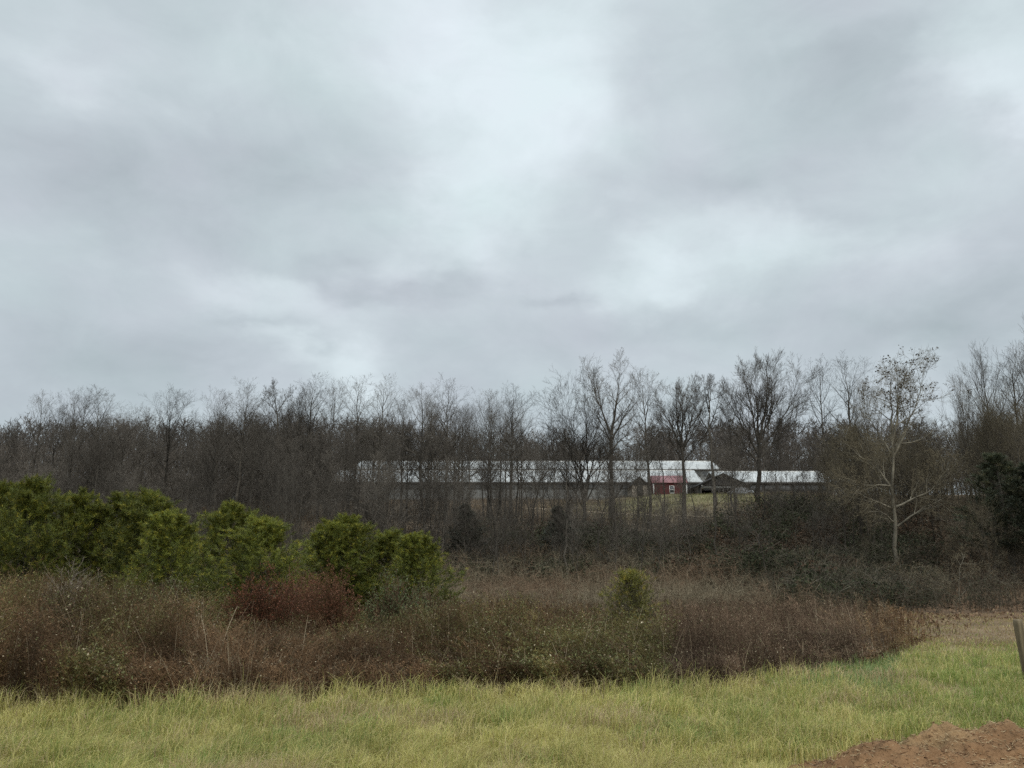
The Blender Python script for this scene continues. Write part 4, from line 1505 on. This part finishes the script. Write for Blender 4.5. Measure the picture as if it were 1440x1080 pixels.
def gable_roof(name, mat, parent, x0, x1, y0, y1, ze, zr, th=.12, along='x', over=.4):
    g = Geo()
    if along == 'x':
        ym = (y0 + y1) / 2
        prof = [(y0 - over, ze - over * (zr - ze) / (ym - y0)), (ym, zr), (y1 + over, ze - over * (zr - ze) / (ym - y0))]
        pts = lambda x: [(x, a, b) for a, b in prof] + [(x, a, b + th) for a, b in prof]
        A, B = pts(x0 - over), pts(x1 + over)
    else:
        xm = (x0 + x1) / 2
        prof = [(x0 - over, ze - over * (zr - ze) / (xm - x0)), (xm, zr), (x1 + over, ze - over * (zr - ze) / (xm - x0))]
        pts = lambda y: [(a, y, b) for a, b in prof] + [(a, y, b + th) for a, b in prof]
        A, B = pts(y0 - over), pts(y1 + over)
    v = A + B
    f = [(0, 1, 7, 6), (1, 2, 8, 7), (3, 9, 10, 4), (4, 10, 11, 5), (0, 3, 4, 1), (1, 4, 5, 2), (6, 7, 10, 9), (7, 8, 11, 10), (0, 6, 9, 3), (2, 5, 11, 8)]
    g.add(v, f)
    return link(name, g.mesh(name, mat, smooth=False), parent)


def gabled_walls(name, mat, parent, x0, x1, y0, y1, z0, ze, zr, along='x'):
    g = Geo()
    if along == 'x':
        ym = (y0 + y1) / 2
        v = []
        for x in (x0, x1):
            v += [(x, y0, z0), (x, y1, z0), (x, y1, ze), (x, ym, zr), (x, y0, ze)]
        g.add(v, [(0, 5, 9, 4), (1, 2, 7, 6)])
        g2 = [(0, 4, 3), (0, 3, 1), (1, 3, 2), (5, 8, 9), (5, 6, 8), (6, 7, 8)]
    else:
        xm = (x0 + x1) / 2
        v = []
        for y in (y0, y1):
            v += [(x0, y, z0), (x1, y, z0), (x1, y, ze), (xm, y, zr), (x0, y, ze)]
        g.add(v, [(0, 4, 9, 5), (1, 6, 7, 2)])
        g2 = [(0, 3, 4), (0, 1, 3), (1, 2, 3), (5, 9, 8), (5, 8, 6), (6, 8, 7)]
    g.add(v, g2)
    return link(name, g.mesh(name, mat, smooth=False), parent)


def farm_root(name, x, y, label, cat, z=None):
    e = bpy.data.objects.new(name, None)
    COL.objects.link(e)
    e.location = (x, y, gz1(x, y) if z is None else z)
    return tag(e, label, cat)


def poultry_barn(px0, px1, Y, ridge_py, eave_py, deep, label, wall, base_py, nopen, seed):
    rng = np.random.default_rng(seed)
    a, b = at(px0, eave_py, Y), at(px1, eave_py, Y)
    ze = a[2]
    Yr = Y + deep / 2
    zr = at(720, ridge_py, Yr)[2]
    zb = at(720, base_py, Y)[2]
    xm = (a[0] + b[0]) / 2
    hx = (b[0] - a[0]) / 2
    e = farm_root('poultry_barn', xm, Y, label, 'barn', zb)
    h = ze - zb
    gabled_walls('wall', wall, e, -hx, hx, 0, deep, -1.2, h - .02, zr - zb - .05)
    gable_roof('roof', WROOF, e, -hx, hx, 0, deep, h, zr - zb, .14)
    boxobj('eave_shadow_strip', DWALL, e, (-hx - .4, hx + .4, -.62, -.52, h - .48, h - .16))  # dark strip added to draw the shadow line under the eave
    n = nopen
    w = 2 * hx / n
    for i in range(n):
        x = -hx + (i + .5) * w
        boxobj('curtain', CURT, e, (x - w * .40, x + w * .40, -.06, .03, h * .36, h * .72))
    for k in range(5):
        x = -hx + (k + .5) * 2 * hx / 5
        boxobj('ridge_vent', WTRIM, e, (x - 2 * hx / 10 + .05, x + 2 * hx / 10 - .05, deep / 2 - .3, deep / 2 + .3, zr - zb - .05, zr - zb + .2))
    boxobj('door', DWALL, e, (hx - .02, hx + .07, deep / 2 - 2, deep / 2 + 2, -.4, 3.0))
    return e


YB = 150
poultry_barn(500, 1010, 176, 649.5, 659.5, 13, 'rear long white-roofed poultry barn on the hill', GWALL, 676, 22, 1)
poultry_barn(468, 985, YB, 662.5, 677.5, 13, 'front long white-roofed poultry barn with a grey wall', GWALL, 694, 22, 2)
poultry_barn(1012, 1173, YB, 664, 677.5, 13, 'right poultry barn with white roof and dark open side', DWALL, 697, 8, 3)  # solid dark wall, shade of the open side put into its colour


def red_shed():
    Y = 141
    x0, x1 = at(919, 690, Y)[0], at(966, 690, Y)[0]
    zb, ze, zr = at(720, 699, Y)[2], at(720, 678.5, Y)[2], at(720, 669.5, Y + 2.5)[2]
    xm, hx = (x0 + x1) / 2, (x1 - x0) / 2
    e = farm_root('red_shed', xm, Y, 'small barn-red shed with a red metal roof and white corner trim', 'shed', zb)
    h, r = ze - zb, zr - zb
    gabled_walls('wall', REDW, e, -hx, hx, 0, 5, -.8, h, r - .03)
    gable_roof('roof', REDR, e, -hx, hx, 0, 5, h + .02, r, .1, over=.25)
    boxobj('corner_trim', WTRIM, e, (-hx - .06, -hx + .14, -.05, .12, -.5, h - .05))
    boxobj('corner_trim', WTRIM, e, (hx - .14, hx + .06, -.05, .12, -.5, h - .05))
    d = boxobj('window', GLASS, e, (-.05, .65, -.035, .02, .75, 1.95))
    boxobj('frame', WTRIM, d, (-.15, -.05, -.06, .02, .65, 2.05), (.65, .75, -.06, .02, .65, 2.05), (-.05, .65, -.06, .02, .65, .75), (-.05, .65, -.06, .02, 1.95, 2.05), (-.05, .65, -.055, .02, 1.31, 1.38))


def tan_shed():
    Y = 143
    x0, x1 = at(889, 690, Y)[0], at(911, 690, Y)[0]
    zb, ze, zr = at(720, 698, Y)[2], at(720, 682, Y)[2], at(720, 670.5, Y)[2]
    xm, hx = (x0 + x1) / 2, (x1 - x0) / 2
    e = farm_root('gabled_shed', xm, Y, 'small pale shed with a dark gable roof left of the red shed', 'shed', zb)
    h, r = ze - zb, zr - zb
    gabled_walls('wall', TANW, e, -hx, hx, 0, 6, -.8, h, r - .05, 'y')
    gable_roof('roof', DROOF, e, -hx, hx, 0, 6, h + .02, r, .12, 'y', over=.35)
    g = Geo()
    g.add([(-hx + .1, -.04, h - .05), (hx - .1, -.04, h - .05), (0, -.04, r - .12)], [(0, 1, 2)])
    g.add([(-hx + .1, -.01, h - .05), (hx - .1, -.01, h - .05), (0, -.01, r - .12)], [(0, 2, 1)])
    link('gable', g.mesh('gable', DROOF, smooth=False), e)
    boxobj('door', DWALL, e, (-.5, .5, -.05, .02, -.3, 1.9))


def shelter():
    Y = 138
    x0, x1 = at(985, 690, Y)[0], at(1050, 690, Y)[0]
    zb, ze, zr = at(720, 698, Y)[2], at(720, 682, Y)[2], at(720, 666.5, Y)[2]
    xm, hx = (x0 + x1) / 2, (x1 - x0) / 2
    e = farm_root('open_shelter', xm, Y, 'dark gabled pole shelter with an open front right of the red shed', 'shelter', zb)
    h, r = ze - zb, zr - zb
    gable_roof('roof', DROOF, e, -hx, hx, 0, 11, h, r, .15, 'y', over=.5)
    g = Geo()
    g.add([(-hx, -.04, h - .02), (hx, -.04, h - .02), (0, -.04, r - .05)], [(0, 1, 2)])
    g.add([(-hx, .06, h - .02), (hx, .06, h - .02), (0, .06, r - .05)], [(0, 2, 1)])
    link('gable', g.mesh('gable', DROOF, smooth=False), e)
    boxobj('back_wall', DWALL, e, (-hx, hx, 10.9, 11, -.8, h))
    boxobj('side_wall', DWALL, e, (-hx, -hx + .1, .3, 10.9, -.8, h - .05))
    boxobj('side_wall', DWALL, e, (hx - .1, hx, .3, 10.9, -.8, h - .05))
    for i in range(5):
        x = -hx + .12 + (2 * hx - .24) * i / 4
        boxobj('post', DWALL, e, (x - .11, x + .11, .08, .30, -.8, h))
    boxobj('rail', GWALL, e, (-hx + .3, hx - .3, .11, .2, h - .55, h - .25))
    return xm, hx, Y, zb


red_shed()
tan_shed()
sx_, shx_, sy_, szb_ = shelter()


def parked_car():
    Y = 136.5
    p = at(1041, 692, Y)
    x = p[0]
    z = at(720, 697.5, Y)[2]
    e = farm_root('parked_car', x, Y, 'silver car parked at the right end of the dark gabled shelter', 'car', z)
    prof = [(-2.1, .35), (-2.15, .7), (-1.9, .88), (-1.2, .95), (-.75, 1.4), (.75, 1.45), (1.45, .98), (2.05, .9), (2.15, .6), (2.1, .35)]
    g = Geo()
    n = len(prof)
    ws = [.82 if z_ < 1.1 else .66 for _, z_ in prof]
    v = [(a, -w, b) for (a, b), w in zip(prof, ws)] + [(a, w, b) for (a, b), w in zip(prof, ws)]
    f4 = [(i, (i + 1) % n, (i + 1) % n + n, i + n) for i in range(n)]
    g.add(v, f4)
    c = [(0, -.82, .6), (0, .82, .6)]
    vv = v + c
    g.add(vv, [(2 * n, (i + 1) % n, i) for i in range(n)] + [(2 * n + 1, i + n, (i + 1) % n + n) for i in range(n)])
    link('body', g.mesh('car_body', CARP, smooth=False), e)
    g = Geo()
    g.add([(-1.0, -.80, .98), (1.2, -.80, .98), (.68, -.685, 1.37), (-.7, -.685, 1.34)], [(0, 1, 2, 3)])
    g.add([(-1.0, -.77, .98), (1.2, -.77, .98), (.68, -.66, 1.37), (-.7, -.66, 1.34)], [(0, 3, 2, 1)])
    link('window', g.mesh('car_window', GLASS, smooth=False), e)
    for wx in (-1.35, 1.35):
        for wy in (-.78, .78):
            g = Geo()
            g.add(*tubes(np.array([[(wx, wy - .1, .33), (wx, wy - .095, .33), (wx, wy + .095, .33), (wx, wy + .1, .33)]]), np.array([[.02, .33, .33, .02]]), 14))
            link('wheel', g.mesh('car_wheel', TYRE), e)


parked_car()


def farm_track():
    """pale strip of sandy track across the slope, with its grass verge"""
    g = Geo()
    pts = [(640, 700), (690, 709), (740, 715), (800, 719), (860, 722), (920, 725), (980, 727.5), (1040, 729)]
    P = []
    for px, py in pts:
        Y = 95.0
        for _ in range(40):
            d = ray(px, py)
            x_ = d[0] / d[1] * Y
            zz = EYE + d[2] / d[1] * Y
            Y += (zz - gz1(x_, Y)) * -3.0 if False else 0
            # the slope rises towards the farm: step to where ray and ground meet
            Y = Y + (gz1(x_, Y) - zz) / (d[2] / d[1] - .12) if abs(d[2] / d[1] - .12) > 1e-3 else Y
            Y = min(max(Y, 78), 140)
        P.append((d[0] / d[1] * Y, Y))
    P = np.array(P)
    s = np.linspace(0, len(P) - 1, 120)
    x = np.interp(s, np.arange(len(P)), P[:, 0])
    y = np.interp(s, np.arange(len(P)), P[:, 1])
    V = []
    for k in range(4):
        yy = y - 1.0 + k * .66
        V.append(np.stack([x, yy, gz(x, yy) + .06], 1))
    v = np.concatenate(V)
    n = len(x)
    q = np.concatenate([np.stack([np.arange(n - 1) + k * n, np.arange(n - 1) + 1 + k * n, np.arange(n - 1) + 1 + (k + 1) * n, np.arange(n - 1) + (k + 1) * n], 1) for k in range(3)])
    g.add(v, q, (.27, .21, .145))
    o = link('path', g.mesh('path', GROUND))
    tag(o, kind='structure')


farm_track()


# ------------------------------------------------------------------ post
def fence_post():
    Y = 12.4
    p = at(1434, 871, Y)
    x = p[0]
    zb = gz1(x, Y)
    H = p[2] - zb
    rng = np.random.default_rng(3)
    t = np.array([0, .2, .45, .7, .93, .985, 1.0, 1.0])
    r = np.array([.072, .070, .068, .067, .066, .062, .052, .001])
    P = np.stack([.01 * np.sin(t * 5) - .05 * (1 - t) * 0 + .03 * t * -1, .008 * np.cos(t * 4), -.15 + (H + .15) * t], 1)[None]
    g = Geo()
    v, q = tubes(P, r[None], 14)
    a = np.arctan2(v[:, 1], v[:, 0])
    v[:, :2] *= (1 + .035 * np.sin(a * 5 + 1)[:, None] + .02 * np.sin(a * 11)[:, None])
    g.add(v, q)
    o = link('fence_post', g.mesh('fence_post', WOODP), None, (x, Y, zb))
    tag(o, 'weathered wooden fence post at the right edge on the grass', 'post')


fence_post()


# ------------------------------------------------------------------ soil heap
def soil_heap():
    rng = np.random.default_rng(14)
    xs = np.linspace(2.0, 10, 260)
    ys = np.linspace(4.6, 9.6, 170)
    X, Y = np.meshgrid(xs, ys)
    x, y = X.ravel(), Y.ravel()
    h = mound_h(x, y)
    rough = (fbm(x * 3, y * 3, 5) - .5) * .34 + (fbm(x * 11, y * 11, 6) - .5) * .10 + (fbm(x * 30, y * 30, 9, 2) - .5) * .045
    z = gz(x, y) + h * 1.0 - .055 + rough * sstep(.02, .14, h)
    red = lerp3((.125, .066, .031), (.25, .143, .07), fbm(x * 4, y * 4, 8))
    straw = lerp3((.24, .155, .075), (.34, .235, .118), fbm(x * 9, y * 9, 3))
    c = lerp3(red, straw, sstep(.46, .68, fbm(x * 1.6 + 2, y * 3.0, 12)) * .5)
    v = np.stack([x, y, z], 1)
    nx, ny = len(xs), len(ys)
    i = (np.arange(ny - 1)[:, None] * nx + np.arange(nx - 1)[None, :])
    q = np.stack([i, i + 1, i + nx + 1, i + nx], -1).reshape(-1, 4)
    keep = h[q].max(1) > .015
    g = Geo()
    g.add(v, q[keep], c)
    base = np.array([5.2, 7.0, gz1(5.2, 7.0)])
    g.v[0] = g.v[0] - base.astype(np.float32)
    o = link('soil_heap', g.mesh('soil_heap', SOIL), None, base)
    tag(o, 'low heap of reddish brown soil and wood chips on the grass at lower right', 'soil heap')
    # chips and straw lying on it
    N = 22000
    x = rng.uniform(2.3, 9, N)
    y = rng.uniform(5.0, 8.9, N)
    h = mound_h(x, y)
    ok = h > rng.uniform(.03, .12, N)
    x, y, h = x[ok], y[ok], h[ok]
    n = len(x)
    rough = (fbm(x * 3, y * 3, 5) - .5) * .34 + (fbm(x * 11, y * 11, 6) - .5) * .10 + (fbm(x * 30, y * 30, 9, 2) - .5) * .045
    z = gz(x, y) + h - .055 + rough * sstep(.02, .14, h) + .008
    A = np.stack([x, y, z], 1) - base
    a = rng.uniform(0, 2 * math.pi, n)
    L = rng.uniform(.008, .045, n) * np.where(rng.uniform(0, 1, n) < .05, 3.0, 1)
    B = A + np.stack([np.cos(a) * L, np.sin(a) * L, rng.uniform(-.2, .45, n) * L], 1)
    P = np.stack([A, (A + B) / 2, B], 1)
    R = rng.uniform(.0018, .005, n)[:, None] * np.array([.7, 1, .5])
    cc = np.where(rng.uniform(0, 1, (n, 1)) < .55, lerp3((.30, .20, .11), (.48, .36, .21), rng.uniform(0, 1, n)), lerp3((.13, .07, .036), (.24, .14, .075), rng.uniform(0, 1, n)))
    g = Geo()
    g.add(*tubes(P, R, 4), np.repeat(cc, 12, 0))
    ch = link('wood_chips', g.mesh('wood_chips', SOIL), o)
    ch['kind'] = 'stuff'


soil_heap()
